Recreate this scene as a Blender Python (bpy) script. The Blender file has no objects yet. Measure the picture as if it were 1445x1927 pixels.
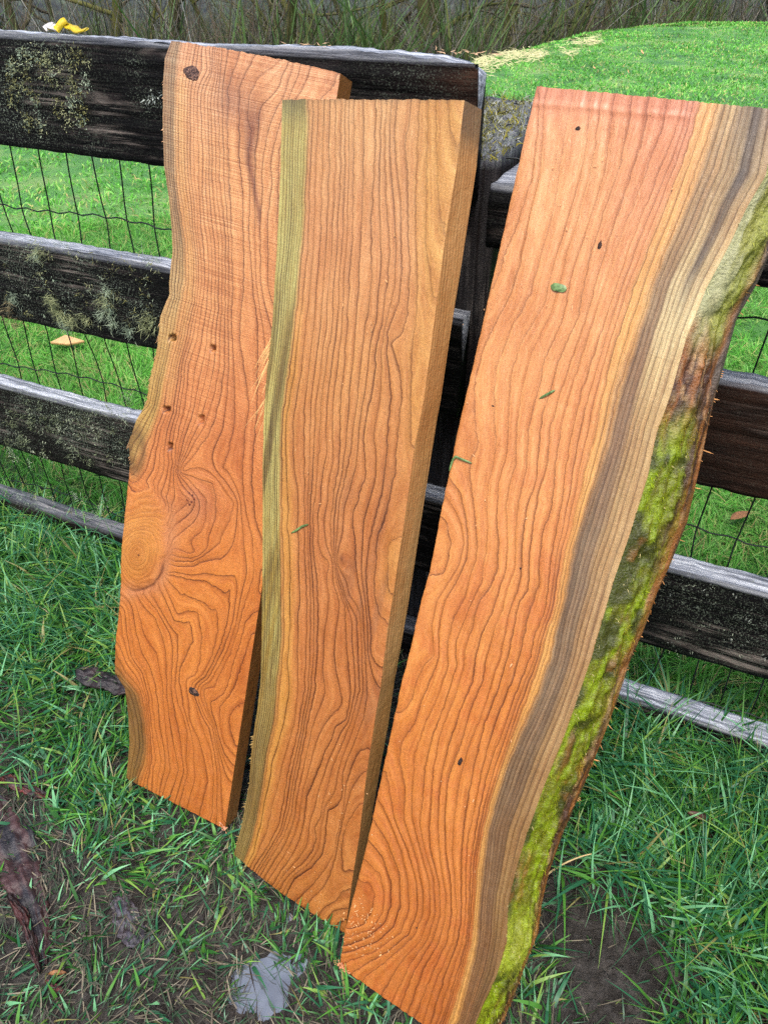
import bpy, math, random
import numpy as np
rng = np.random.default_rng(7)
R_ = math.radians
scene = bpy.context.scene

# ------------------------------------------------------------------ camera, world, sun, exposure
PITCH = R_(37.0); CAMH = 1.5; FPX = 1447.0; PW, PH = 1445.0, 1927.0
cam = bpy.data.cameras.new('camera')
cam.sensor_fit = 'VERTICAL'; cam.sensor_height = 24.0; cam.lens = FPX/PH*24.0
cam.clip_start = 0.02; cam.clip_end = 1000
cam_o = bpy.data.objects.new('camera', cam)
cam_o.location = (0, 0, CAMH); cam_o.rotation_euler = (math.pi/2-PITCH, 0, 0)
scene.collection.objects.link(cam_o); scene.camera = cam_o

SUN_EL, SUN_AZ = R_(66), R_(196)          # azimuth of the sun, clockwise from +Y
world = bpy.data.worlds.new('World'); scene.world = world; world.use_nodes = True
wn = world.node_tree; bg = wn.nodes['Background']
sky = wn.nodes.new('ShaderNodeTexSky'); sky.sky_type = 'NISHITA'; sky.sun_disc = False
sky.sun_elevation = SUN_EL; sky.sun_rotation = SUN_AZ; sky.air_density = 1.0; sky.dust_density = 4.0; sky.ozone_density = 1.0
wn.links.new(sky.outputs[0], bg.inputs[0]); bg.inputs[1].default_value = 0.14
sun = bpy.data.lights.new('sun', 'SUN'); sun.energy = 1.5; sun.angle = R_(26); sun.color = (1, .96, .9)
sun_o = bpy.data.objects.new('sun', sun); scene.collection.objects.link(sun_o)
sun_o.rotation_euler = (math.pi/2-SUN_EL, 0, math.pi-SUN_AZ)
scene.view_settings.view_transform = 'Standard'; scene.view_settings.look = 'None'
scene.view_settings.gamma = 1; scene.view_settings.exposure = 0.9
scene.render.engine = 'CYCLES'
scene.cycles.use_denoising = False
scene.cycles.max_bounces = 6; scene.cycles.diffuse_bounces = 3; scene.cycles.glossy_bounces = 3
scene.cycles.transmission_bounces = 3; scene.cycles.caustics_reflective = False; scene.cycles.caustics_refractive = False

# ------------------------------------------------------------------ measuring helpers (photo pixel -> point on a known plane)
C0 = np.array([0, 0, CAMH]); FW = np.array([0, math.cos(PITCH), -math.sin(PITCH)]); UP = np.array([0, math.sin(PITCH), math.cos(PITCH)])
def ray(px, py): return np.array([1., 0, 0])*((px-PW/2)/FPX) - UP*((py-PH/2)/FPX) + FW
def hit(px, py, n, p0):
    d = ray(px, py); return C0 + d*(np.dot(n, p0-C0)/np.dot(n, d))
Z_ = np.array([0, 0, 1.])
def ground(px, py, z=0.): return hit(px, py, Z_, np.array([0, 0, z]))
FA = ground(0, 965); FB = ground(1445, 1450)
FD = (FB-FA)/np.linalg.norm(FB-FA); FN = np.array([-FD[1], FD[0], 0])   # fence direction, normal pointing away
FANG = math.atan2(FD[1], FD[0])
def fz(px, py, off=0.): return hit(px, py, FN, FA+FN*off)
def sn(p): return np.array([np.dot(p-FA, FD), np.dot(p-FA, FN), p[2]])
def proj(P):
    q = P-C0; z = q@FW
    return PW/2+FPX*q[..., 0]/z, PH/2-FPX*(q@UP)/z

# ------------------------------------------------------------------ generic helpers
_T = [np.random.default_rng(100+k).random((256, 256)) for k in range(8)]
def vn(x, y, k=0):
    T = _T[k % 8]; x = np.asarray(x, float)+k*17.3; y = np.asarray(y, float)+k*9.1
    xi = np.floor(x).astype(int); yi = np.floor(y).astype(int); fx = x-xi; fy = y-yi
    fx = fx*fx*(3-2*fx); fy = fy*fy*(3-2*fy)
    a = T[xi & 255, yi & 255]; b = T[(xi+1) & 255, yi & 255]; c = T[xi & 255, (yi+1) & 255]; d = T[(xi+1) & 255, (yi+1) & 255]
    return (a*(1-fx)+b*fx)*(1-fy)+(c*(1-fx)+d*fx)*fy
def fbm(x, y, k=0, o=4):
    s = 0; a = .5; t = 0
    for i in range(o):
        s = s+a*vn(np.asarray(x)*2**i, np.asarray(y)*2**i, k+i); t += a; a *= .5
    return s/t
def sst(a, b, x):
    t = np.clip((x-a)/(b-a), 0, 1); return t*t*(3-2*t)
def lin(c):
    c = np.asarray(c, float)/255.; return np.where(c <= .04045, c/12.92, ((c+.055)/1.055)**2.4)
def mesh(name, V, quads=None, tris=None, smooth=True, attrs=None):
    me = bpy.data.meshes.new(name); V = np.asarray(V, np.float32)
    me.vertices.add(len(V)); me.vertices.foreach_set('co', V.ravel())
    L = []; S = []; st = 0
    for F, k in ((quads, 4), (tris, 3)):
        if F is None or len(F) == 0: continue
        F = np.asarray(F, np.int32); L.append(F.ravel()); S.append(st+np.arange(len(F))*k); st += F.size
    L = np.concatenate(L); S = np.concatenate(S).astype(np.int32)
    me.loops.add(len(L)); me.loops.foreach_set('vertex_index', L)
    me.polygons.add(len(S)); me.polygons.foreach_set('loop_start', S)
    me.update(calc_edges=True)
    if smooth: me.polygons.foreach_set('use_smooth', np.ones(len(S), bool))
    for k, a in (attrs or {}).items():
        a = np.asarray(a, np.float32)
        if a.ndim == 1: me.attributes.new(k, 'FLOAT', 'POINT').data.foreach_set('value', a)
        else:
            if a.shape[1] == 3: a = np.concatenate([a, np.ones((len(a), 1), np.float32)], 1)
            me.attributes.new(k, 'FLOAT_COLOR', 'POINT').data.foreach_set('color', a.ravel())
    return me
def link(name, me, mat=None, parent=None, label=None, cat=None, group=None, kind=None):
    o = bpy.data.objects.new(name, me); scene.collection.objects.link(o)
    if mat is not None and me is not None and not me.materials: me.materials.append(mat)
    o.parent = parent
    for k, v in (('label', label), ('category', cat), ('group', group), ('kind', kind)):
        if v: o[k] = v
    return o
def gridq(n, m, off=0, flip=False):        # n rows, m columns
    i = np.arange(n-1)[:, None]*m+np.arange(m-1)[None]; i = i.ravel()+off
    q = np.stack([i, i+1, i+m+1, i+m], 1)
    return q[:, ::-1] if flip else q
def ribbons(base, dirs, L, W, bend, seg=3, up=None, tip=.05):
    """many tapered blades; base (n,3), dirs (n,3) start direction, bend (n,3) added along the length squared"""
    n = len(base); t = np.linspace(0, 1, seg+1)
    P = base[:, None]+dirs[:, None]*(L[:, None]*t)[..., None]+bend[:, None]*(L[:, None]*t**2)[..., None]
    T = dirs[:, None]+2*bend[:, None]*t[None, :, None]
    if up is None:
        a = rng.random(n)*6.283; up = np.stack([np.cos(a), np.sin(a), .3*np.ones(n)], 1)
    S = np.cross(T, up[:, None]); S /= np.linalg.norm(S, axis=2, keepdims=True)+1e-9
    w = W[:, None]*.5*np.where(t < .35, .75+.7*t, (1-t)*1.5+tip)[None]
    w = np.minimum(w, W[:, None]*.5)
    V = np.empty((n, seg+1, 2, 3)); V[:, :, 0] = P-S*w[..., None]; V[:, :, 1] = P+S*w[..., None]
    i = np.arange(n)[:, None]*(2*(seg+1))+np.arange(seg)[None]*2; i = i.ravel()
    return V.reshape(-1, 3), np.stack([i, i+1, i+3, i+2], 1), np.tile(t.repeat(2), n), np.repeat(np.arange(n), 2*(seg+1))
def tube(pts, rad, k=6, cap=True):
    pts = np.asarray(pts, float); n = len(pts); rad = np.broadcast_to(rad, n)
    T = np.gradient(pts, axis=0); T /= np.linalg.norm(T, axis=1, keepdims=True)+1e-12
    ref = np.array([.31, .17, .93]); A = np.cross(T, ref); A /= np.linalg.norm(A, axis=1, keepdims=True)+1e-9; B = np.cross(T, A)
    th = np.arange(k)/k*2*math.pi
    V = pts[:, None]+rad[:, None, None]*(A[:, None]*np.cos(th)[None, :, None]+B[:, None]*np.sin(th)[None, :, None])
    i = np.arange(n-1)[:, None]*k; j = np.arange(k)[None]; jn = (j+1) % k
    return V.reshape(-1, 3), np.stack([i+j, i+jn, i+k+jn, i+k+j], 2).reshape(-1, 4)
class Bag:
    def __init__(s): s.V = []; s.Q = []; s.n = 0; s.A = []
    def add(s, V, Q, a=None):
        s.V.append(V); s.Q.append(np.asarray(Q)+s.n); s.n += len(V)
        if a is not None: s.A.append(np.broadcast_to(a, (len(V), 3)))
    def mesh(s, name, smooth=True):
        return mesh(name, np.concatenate(s.V), np.concatenate(s.Q), smooth=smooth, attrs={'col': np.concatenate(s.A)} if s.A else None)

# ------------------------------------------------------------------ material helpers
class NT:
    def __init__(s, name):
        s.m = bpy.data.materials.new(name); s.m.use_nodes = True; s.t = s.m.node_tree; s.b = s.t.nodes['Principled BSDF']
    def n(s, typ, **k):
        nd = s.t.nodes.new('ShaderNode'+typ)
        for a, v in k.items(): setattr(nd, a, v)
        return nd
    def l(s, a, b): s.t.links.new(a, b)
    def _in(s, sock, v):
        if hasattr(v, 'is_linked'): s.l(v, sock)
        elif v is not None: sock.default_value = v
    def attr(s, name, out='Color'):
        a = s.n('Attribute'); a.attribute_name = name; return a.outputs[out]
    def math(s, op, a, b=None, c=None, clamp=False):
        m = s.n('Math', operation=op); m.use_clamp = clamp
        for i, v in enumerate((a, b, c)): s._in(m.inputs[i], v)
        return m.outputs[0]
    def vm(s, op, a, b=None):
        m = s.n('VectorMath', operation=op)
        for i, v in enumerate((a, b)): s._in(m.inputs[i], v)
        return m.outputs[0]
    def comb(s, x, y, z):
        m = s.n('CombineXYZ')
        for i, v in enumerate((x, y, z)): s._in(m.inputs[i], v)
        return m.outputs[0]
    def noise(s, vec, scale, detail=3, rough=.55, dist=0.):
        m = s.n('TexNoise'); s._in(m.inputs['Vector'], vec)
        m.inputs['Scale'].default_value = scale; m.inputs['Detail'].default_value = detail; m.inputs['Roughness'].default_value = rough; m.inputs['Distortion'].default_value = dist
        return m.outputs[0]
    def mix(s, f, a, b, blend='MIX'):
        m = s.n('Mix', data_type='RGBA', blend_type=blend); s._in(m.inputs[0], f); s._in(m.inputs[6], a); s._in(m.inputs[7], b)
        return m.outputs[2]
    def ramp(s, f, stops, interp='LINEAR'):
        m = s.n('ValToRGB'); m.color_ramp.interpolation = interp; e = m.color_ramp.elements
        while len(e) < len(stops): e.new(.5)
        for k, (p, c) in zip(e, stops):
            k.position = p; k.color = (c, c, c, 1) if np.isscalar(c) else (*c, 1)
        s._in(m.inputs[0], f); return m.outputs[0]
    def bump(s, h, strength=.4, dist=.002):
        m = s.n('Bump'); m.inputs['Strength'].default_value = strength; m.inputs['Distance'].default_value = dist; s._in(m.inputs['Height'], h)
        s.l(m.outputs[0], s.b.inputs['Normal']); return m
    def col(s, c): s._in(s.b.inputs['Base Color'], c)
    def rough(s, r): s._in(s.b.inputs['Roughness'], r)
def rgb(*c): return (*lin(c), 1)
def simple(name, c, rough=.7, scale=40, var=.35):
    m = NT(name); tc = m.n('TexCoord').outputs['Object']
    f = m.noise(tc, scale, 4); k = lin(c)
    m.col(m.ramp(f, [(.3, tuple(k*(1-var))), (.7, tuple(np.minimum(k*(1+var), .9)))])); m.rough(rough); m.bump(f, .4, .003)
    return m.m

def mat_slab():
    m = NT('sawn_wood')
    ring = m.attr('ring', 'Fac'); wc = m.vm('MULTIPLY', m.attr('wcol'), (.88, .99, .92)); uv = m.attr('luv', 'Vector'); amp = m.attr('lineamp', 'Fac'); lw = m.attr('lw', 'Fac'); saw = m.attr('saw', 'Fac')
    sp = m.n('SeparateXYZ'); m.l(uv, sp.inputs[0]); u, v = sp.outputs[0], sp.outputs[1]
    w1 = m.noise(m.vm('MULTIPLY', uv, (60, 26, 30)), 1, 4, .6)
    ring2 = m.math('ADD', ring, m.math('MULTIPLY', m.math('SUBTRACT', w1, .5), .22))
    fr = m.math('FRACT', ring2)
    lwn = m.noise(m.comb(m.math('MULTIPLY', m.math('FLOOR', ring2), 3.17), m.math('MULTIPLY', v, 6), 0), 1, 2)
    x_ = m.math('DIVIDE', m.math('SUBTRACT', 1, fr), m.math('MULTIPLY', lw, m.ramp(lwn, [(.3, .55), (.7, 1.9)])))          # distance to the latewood edge in line widths
    ln = m.ramp(m.math('MULTIPLY', x_, .25), [(0, .75), (.07, 1), (.18, .8), (.30, .30), (.55, .10), (1, 0)])
    # each ring its own strength
    rid = m.math('FLOOR', ring2); rs = m.noise(m.comb(m.math('MULTIPLY', rid, 7.31), m.math('MULTIPLY', v, 2.2), 0), 1, 2)
    ln = m.math('MULTIPLY', ln, m.math('MULTIPLY', amp, m.ramp(rs, [(.32, .38), (.6, 1.0)])), clamp=True)
    fib = m.noise(m.comb(m.math('MULTIPLY', ring, 3.3), m.math('MULTIPLY', v, 11), m.math('MULTIPLY', u, 14)), 1, 5, .72)
    fine = m.noise(uv, 420, 3, .6)
    blot = m.noise(m.vm('MULTIPLY', uv, (9, 4, 9)), 1, 4, .6)
    c = m.mix(m.ramp(blot, [(.38, 0), (.68, .8)]), wc, m.vm('MULTIPLY', wc, (.80, .66, .52)))
    c = m.mix(m.ramp(fib, [(.44, 0), (.64, .75)]), c, m.vm('MULTIPLY', c, (.74, .60, .50)))
    c = m.mix(m.ramp(fib, [(.30, .7), (.45, 0)]), c, m.vm('MULTIPLY', c, (1.16, 1.24, 1.32)))
    c = m.mix(m.math('MULTIPLY', m.math('POWER', fr, 2.0), m.math('MULTIPLY', amp, .36)), c, m.vm('MULTIPLY', c, (.66, .50, .40)))
    c = m.mix(m.ramp(fine, [(.55, 0), (.75, .25)]), c, m.vm('MULTIPLY', c, (1.25, 1.4, 1.6)))
    # saw kerf scratches run across the board
    sw = m.noise(m.vm('MULTIPLY', m.vm('ADD', uv, m.comb(0, m.math('MULTIPLY', u, .10), 0)), (6, 520, 6)), 1, 2, .5)
    c = m.mix(m.math('MULTIPLY', m.ramp(sw, [(.50, 0), (.66, .8)]), saw), c, m.vm('MULTIPLY', c, (1.2, 1.35, 1.5)))
    c = m.mix(m.math('MULTIPLY', m.ramp(sw, [(.32, .8), (.46, 0)]), saw), c, m.vm('MULTIPLY', c, (.70, .58, .5)))
    c = m.mix(ln, c, m.vm('MULTIPLY', c, (.13, .075, .06)))
    m.col(c)
    m.rough(m.ramp(m.noise(uv, 55, 3), [(.35, .30), (.7, .58)])); m.b.inputs['Specular IOR Level'].default_value = .5; m.b.inputs['Coat Weight'].default_value = .22; m.b.inputs['Coat Roughness'].default_value = .28
    fz_ = m.noise(m.vm('MULTIPLY', uv, (230, 48, 60)), 1, 5, .7, .7)
    c = m.mix(m.ramp(fz_, [(.56, 0), (.70, .5)]), c, m.vm('MULTIPLY', c, (1.22, 1.34, 1.5)))
    c = m.mix(m.ramp(fz_, [(.30, .5), (.42, 0)]), c, m.vm('MULTIPLY', c, (.80, .70, .62)))
    m.col(c)
    h = m.math('ADD', m.math('MULTIPLY', ln, -.22), m.math('ADD', m.math('MULTIPLY', fz_, 1.6), m.math('MULTIPLY', sw, m.math('MULTIPLY', saw, .5))))
    m.bump(h, .55, .0026)
    return m.m
M_SLAB = mat_slab()

def mat_col(name, rough=.5, trans=0., spec=.5, bumpscale=None):
    m = NT(name); c = m.attr('col'); m.col(c); m.rough(rough); m.b.inputs['Specular IOR Level'].default_value = spec
    if bumpscale:
        f = m.noise(m.n('TexCoord').outputs['Object'], bumpscale, 4, .6); m.bump(f, .6, .004)
        m.col(m.mix(m.ramp(f, [(.3, 0), (.7, .8)]), c, m.vm('MULTIPLY', c, (.45, .45, .45))))
    if trans:
        tr = m.n('BsdfTranslucent'); m.l(c, tr.inputs[0]); mx = m.n('MixShader'); mx.inputs[0].default_value = trans
        m.l(m.b.outputs[0], mx.inputs[1]); m.l(tr.outputs[0], mx.inputs[2]); m.l(mx.outputs[0], m.t.nodes['Material Output'].inputs[0])
    return m.m
M_GRASS = mat_col('grass_blade', .36, .25, .28)
M_FIELD = mat_col('field_grass', .6, .35, .12)
M_FIB = mat_col('wood_fibre', .7, .15, .3)
M_LICH = mat_col('lichen', .85, .2, .2)
M_TWIG = mat_col('twig', .85, 0, .2)
M_TRUNK = mat_col('mossy_bark', .9, 0, .2, 9)

# ------------------------------------------------------------------ terrain
AZ = np.radians([-180, -60, -25, 0, 5, 9.3, 12.5, 18.6, 22.8, 40, 70, 180]); ED = np.array([60, 40, 12.5, 12.8, 13.2, 15.8, 18.4, 21, 21.5, 24, 50, 60])
def terr(x, y):
    r = np.hypot(x, y); az = np.arctan2(x, y); e = np.interp(az, AZ, ED)
    h = -3.2*sst(-1.5, 10, r-e)+.32*np.maximum(r-52, 0)*sst(52, 60, r)
    h = np.minimum(h, 16+.02*r)
    return h + .05*(fbm(x*.5, y*.5, 2)-.5)*sst(2.6, 6, r)+.25*(fbm(x*.12, y*.12, 3)-.5)*sst(5, 14, r)
BLOBS = []   # (x, y, radius, density, blade length) of the near grass
def blob(px, py, rad, dens, ln): p = ground(px, py); BLOBS.append((p[0], p[1], rad, dens, ln))
for b in [(300, 1530, .05, .9, .06), (370, 1560, .05, .9, .05), (470, 1650, .04, .9, .05), (600, 1760, .04, .9, .05), (680, 1880, .04, .9, .05), (1010, 1800, .03, .9, .06), (20, 1010, .34, 1, .15), (130, 1080, .26, 1, .16), (60, 1190, .22, 1, .14), (190, 1210, .15, 1, .13), (170, 1330, .13, .95, .10), (90, 1300, .12, .8, .09),
          (150, 1420, .10, .9, .075), (230, 1400, .08, .9, .075), (190, 1500, .09, 1, .07), (270, 1530, .08, .95, .07), (200, 1590, .06, .9, .065), (330, 1560, .06, .8, .06), (250, 1620, .05, .8, .06), (130, 1540, .05, .8, .06),
          (1230, 1400, .26, 1, .19), (1400, 1450, .26, 1, .20), (1330, 1560, .22, 1, .17), (1440, 1640, .20, 1, .15), (1180, 1520, .12, 1, .14), (1250, 1650, .12, .9, .12), (1380, 1750, .13, 1, .12), (1440, 1860, .12, 1, .11), (1300, 1900, .08, .8, .09), (1130, 1600, .09, .9, .10),
          (560, 1730, .07, .75, .055), (520, 1680, .05, .8, .05), (620, 1800, .06, .7, .06), (480, 1640, .05, .5, .05), (420, 1640, .05, .6, .05), (380, 1620, .05, .6, .05), (700, 1900, .05, .8, .06), (590, 1880, .04, .6, .06),
          (350, 1820, .07, .45, .055), (300, 1700, .05, .4, .05), (110, 1770, .05, .5, .05), (220, 1880, .06, .4, .05), (60, 1900, .06, .4, .05), (1010, 1850, .05, .7, .07), (1030, 1900, .04, .7, .07), (20, 1650, .05, .5, .05)]: blob(*b)
MUDS = [(*ground(1120, 1790)[:2], .115), (*ground(1180, 1850)[:2], .09), (*ground(495, 1870)[:2], .05), (*ground(238, 1735)[:2], .04), (*ground(70, 1640)[:2], .06)]
PUD = [(492, 1872, .050, .058), (560, 1810, .016, .02), (262, 1760, .028, .016), (538, 1727, .014, .01)]
def lush(x, y):
    d = np.zeros_like(x); l = np.zeros_like(x); w = np.full_like(x, 1e-6)
    for bx, by, r, de, ln in BLOBS:
        g = np.exp(-((x-bx)**2+(y-by)**2)/(r*r)*.9); d = np.maximum(d, de*g); l += g*ln; w += g
    for bx, by, r in MUDS: d = d*(1-.97*np.exp(-(((x-bx)**2+(y-by)**2)/(r*r))**2))
    return d, l/w
def axis(lo, hi, step, far, g=1.16):
    a = np.arange(lo, hi+1e-9, step); up = [hi]; s = step
    while up[-1] < far: s *= g; up.append(up[-1]+s)
    dn = [lo]; s = step
    while dn[-1] > -far: s *= g; dn.append(dn[-1]-s)
    return np.concatenate([np.array(dn[1:])[::-1], a, np.array(up[1:])])
gx = axis(-1.5, 1.3, .012, 220); gy = axis(.2, 2.3, .012, 220)
GX, GY = np.meshgrid(gx, gy); GZ = terr(GX, GY)
sdist = (GX-FA[0])*FN[0]+(GY-FA[1])*FN[1]
near = 1-sst(2.2, 4, np.hypot(GX, GY-1)); fld = sst(.05, .35, sdist)
lsh, _ = lush(GX, GY)
def mudz(x, y): return .030*(fbm(x*7, y*7, 1)-.55)+.020*(fbm(x*30, y*30, 4)-.5)+.012*(fbm(x*90, y*90, 6)-.5)
GZ = GZ+near*(1-fld)*mudz(GX, GY)
def pud_f(x, y, q):
    p = ground(q[0], q[1]); a = np.arctan2(y-p[1], x-p[0])
    rr = np.hypot((x-p[0])/q[2], (y-p[1])/q[3]); return rr+1.5*(fbm(x*24+q[0], y*24, 2)-.5)
for q in PUD:
    b0 = mudz(*[np.array(c) for c in ground(q[0], q[1])[:2]]); k0 = np.where(near > .5, 1-sst(.75, 1.35, pud_f(GX, GY, q)), 0); GZ = GZ*(1-k0)+(b0-.012+.35*mudz(GX, GY)-.35*b0)*k0
gm = NT('soil'); tcg = gm.n('TexCoord').outputs['Object']; fa = gm.attr('field', 'Fac')
n1 = gm.noise(tcg, 22, 5, .65); n2 = gm.noise(tcg, 210, 5, .75); n3 = gm.noise(tcg, 1.2, 5, .6); n4 = gm.noise(tcg, .35, 3)
mudc = gm.ramp(n1, [(.25, tuple(lin((34, 31, 29)))), (.5, tuple(lin((68, 64, 60)))), (.75, tuple(lin((104, 99, 94))))])
mudc = gm.mix(gm.ramp(n2, [(.5, 0), (.7, .5)]), mudc, gm.vm('MULTIPLY', mudc, (.45, .43, .4)))
grc = gm.ramp(n3, [(.3, tuple(lin((62, 100, 42)))), (.5, tuple(lin((86, 146, 60)))), (.68, tuple(lin((138, 168, 92))))])
grc = gm.mix(gm.ramp(gm.noise(tcg, 3.1, 4, .65), [(.62, 0), (.72, .7)]), grc, tuple([*lin((96, 88, 58)), 1]))
wood_f = gm.attr('woods', 'Fac')
litter = gm.ramp(n3, [(.3, tuple(lin((30, 30, 24)))), (.5, tuple(lin((58, 60, 48)))), (.7, tuple(lin((84, 94, 72))))])
gm.col(gm.mix(wood_f, gm.mix(fa, mudc, grc), litter)); gm.rough(gm.ramp(n1, [(.3, .16), (.6, .5)])); gm.b.inputs['Specular IOR Level'].default_value = .5
gm.bump(gm.math('ADD', n1, gm.math('MULTIPLY', n2, .7)), 1.0, .014)
rr_ = np.hypot(GX, GY); ee = np.interp(np.arctan2(GX, GY), AZ, ED)
link('ground', mesh('ground', np.stack([GX, GY, GZ], -1).reshape(-1, 3), gridq(len(gy), len(gx)), attrs={'field': fld.ravel(), 'woods': sst(.6, 2.2, rr_-ee).ravel()}), gm.m, kind='structure')

# puddles: thin sheets of water; pale blue-grey base colour stands in for reflected sky
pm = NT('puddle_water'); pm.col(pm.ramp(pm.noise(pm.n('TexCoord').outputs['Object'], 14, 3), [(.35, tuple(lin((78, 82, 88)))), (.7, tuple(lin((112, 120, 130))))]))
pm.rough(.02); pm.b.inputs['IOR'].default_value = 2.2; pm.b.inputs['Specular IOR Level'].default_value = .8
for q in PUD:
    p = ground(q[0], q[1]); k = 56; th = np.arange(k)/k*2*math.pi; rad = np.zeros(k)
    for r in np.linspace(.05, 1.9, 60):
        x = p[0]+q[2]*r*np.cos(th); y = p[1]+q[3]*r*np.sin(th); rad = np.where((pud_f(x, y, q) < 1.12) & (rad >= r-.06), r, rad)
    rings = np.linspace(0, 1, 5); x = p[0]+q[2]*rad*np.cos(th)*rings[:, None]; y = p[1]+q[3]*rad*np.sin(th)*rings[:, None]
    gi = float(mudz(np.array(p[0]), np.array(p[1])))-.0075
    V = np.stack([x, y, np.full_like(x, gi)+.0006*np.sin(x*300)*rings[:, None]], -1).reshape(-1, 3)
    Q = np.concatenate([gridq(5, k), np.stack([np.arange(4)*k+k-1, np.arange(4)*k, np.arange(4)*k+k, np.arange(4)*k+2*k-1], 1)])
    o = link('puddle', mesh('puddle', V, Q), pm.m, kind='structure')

# ------------------------------------------------------------------ slabs
CR = {'A': (200, 60, 4.014), 'B': (200, 540, 4.014), 'C': (200, 1020, 3.441), 'D': (480, 170, 3.266), 'E': (440, 760, 3.284), 'G': (420, 1260, 3.706),
      'H': (880, 150, 2.557), 'I': (760, 740, 3.0104), 'J': (620, 1200, 2.491)}
def tr(*parts):          # ('A', x, y, x, y, ...) groups of measured points, to photo pixels
    out = []
    for p in parts:
        x0, y0, s = CR[p[0]]
        out += [(x0+p[i]/s, y0+p[i+1]/s) for i in range(1, len(p), 2)]
    return out

def solve(NR, NC, cons, its=350, init=None):
    """smooth surface through scattered values: thin plate + membrane, conjugate gradients"""
    W = np.zeros((NR, NC)); G = np.zeros((NR, NC))
    for r, c, v in cons:
        i = np.clip(np.rint(r).astype(int), 0, NR-1); j = np.clip(np.rint(c).astype(int), 0, NC-1)
        np.add.at(W, (i, j), 1); np.add.at(G, (i, j), v)
    G = np.where(W > 0, G/np.maximum(W, 1), 0); W = np.where(W > 0, 3., 0.)
    def lap(f):
        o = np.zeros_like(f); d = f[1:]-f[:-1]; o[:-1] -= d; o[1:] += d; d = f[:, 1:]-f[:, :-1]; o[:, :-1] -= d; o[:, 1:] += d; return o
    A = lambda f: W*f+.02*lap(f)+.35*lap(lap(f))
    x = init if init is not None else np.full((NR, NC), G[W > 0].mean())
    r = W*G-A(x); p = r.copy(); rs = (r*r).sum()
    for _ in range(its):
        Ap = A(p); al = rs/((p*Ap).sum()+1e-20); x = x+al*p; r = r-al*Ap; n = (r*r).sum(); p = r+n/(rs+1e-20)*p; rs = n
    return x
def upsample(f, NR, NC):
    r = np.linspace(0, f.shape[0]-1, NR); c = np.linspace(0, f.shape[1]-1, NC)
    r0 = np.minimum(r.astype(int), f.shape[0]-2); c0 = np.minimum(c.astype(int), f.shape[1]-2); fr = (r-r0)[:, None]; fc = (c-c0)[None]
    g = lambda a, b: f[np.ix_(r0+a, c0+b)]
    return (g(0, 0)*(1-fc)+g(0, 1)*fc)*(1-fr)+(g(1, 0)*(1-fc)+g(1, 1)*fc)*fr
def densify(P, step=.0025):
    P = np.asarray(P); d = np.concatenate([[0], np.cumsum(np.linalg.norm(np.diff(P, axis=0), axis=1))])
    n = max(2, int(d[-1]/step)); s = np.linspace(0, d[-1], n); return np.stack([np.interp(s, d, P[:, 0]), np.interp(s, d, P[:, 1])], 1), s/d[-1]

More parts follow.
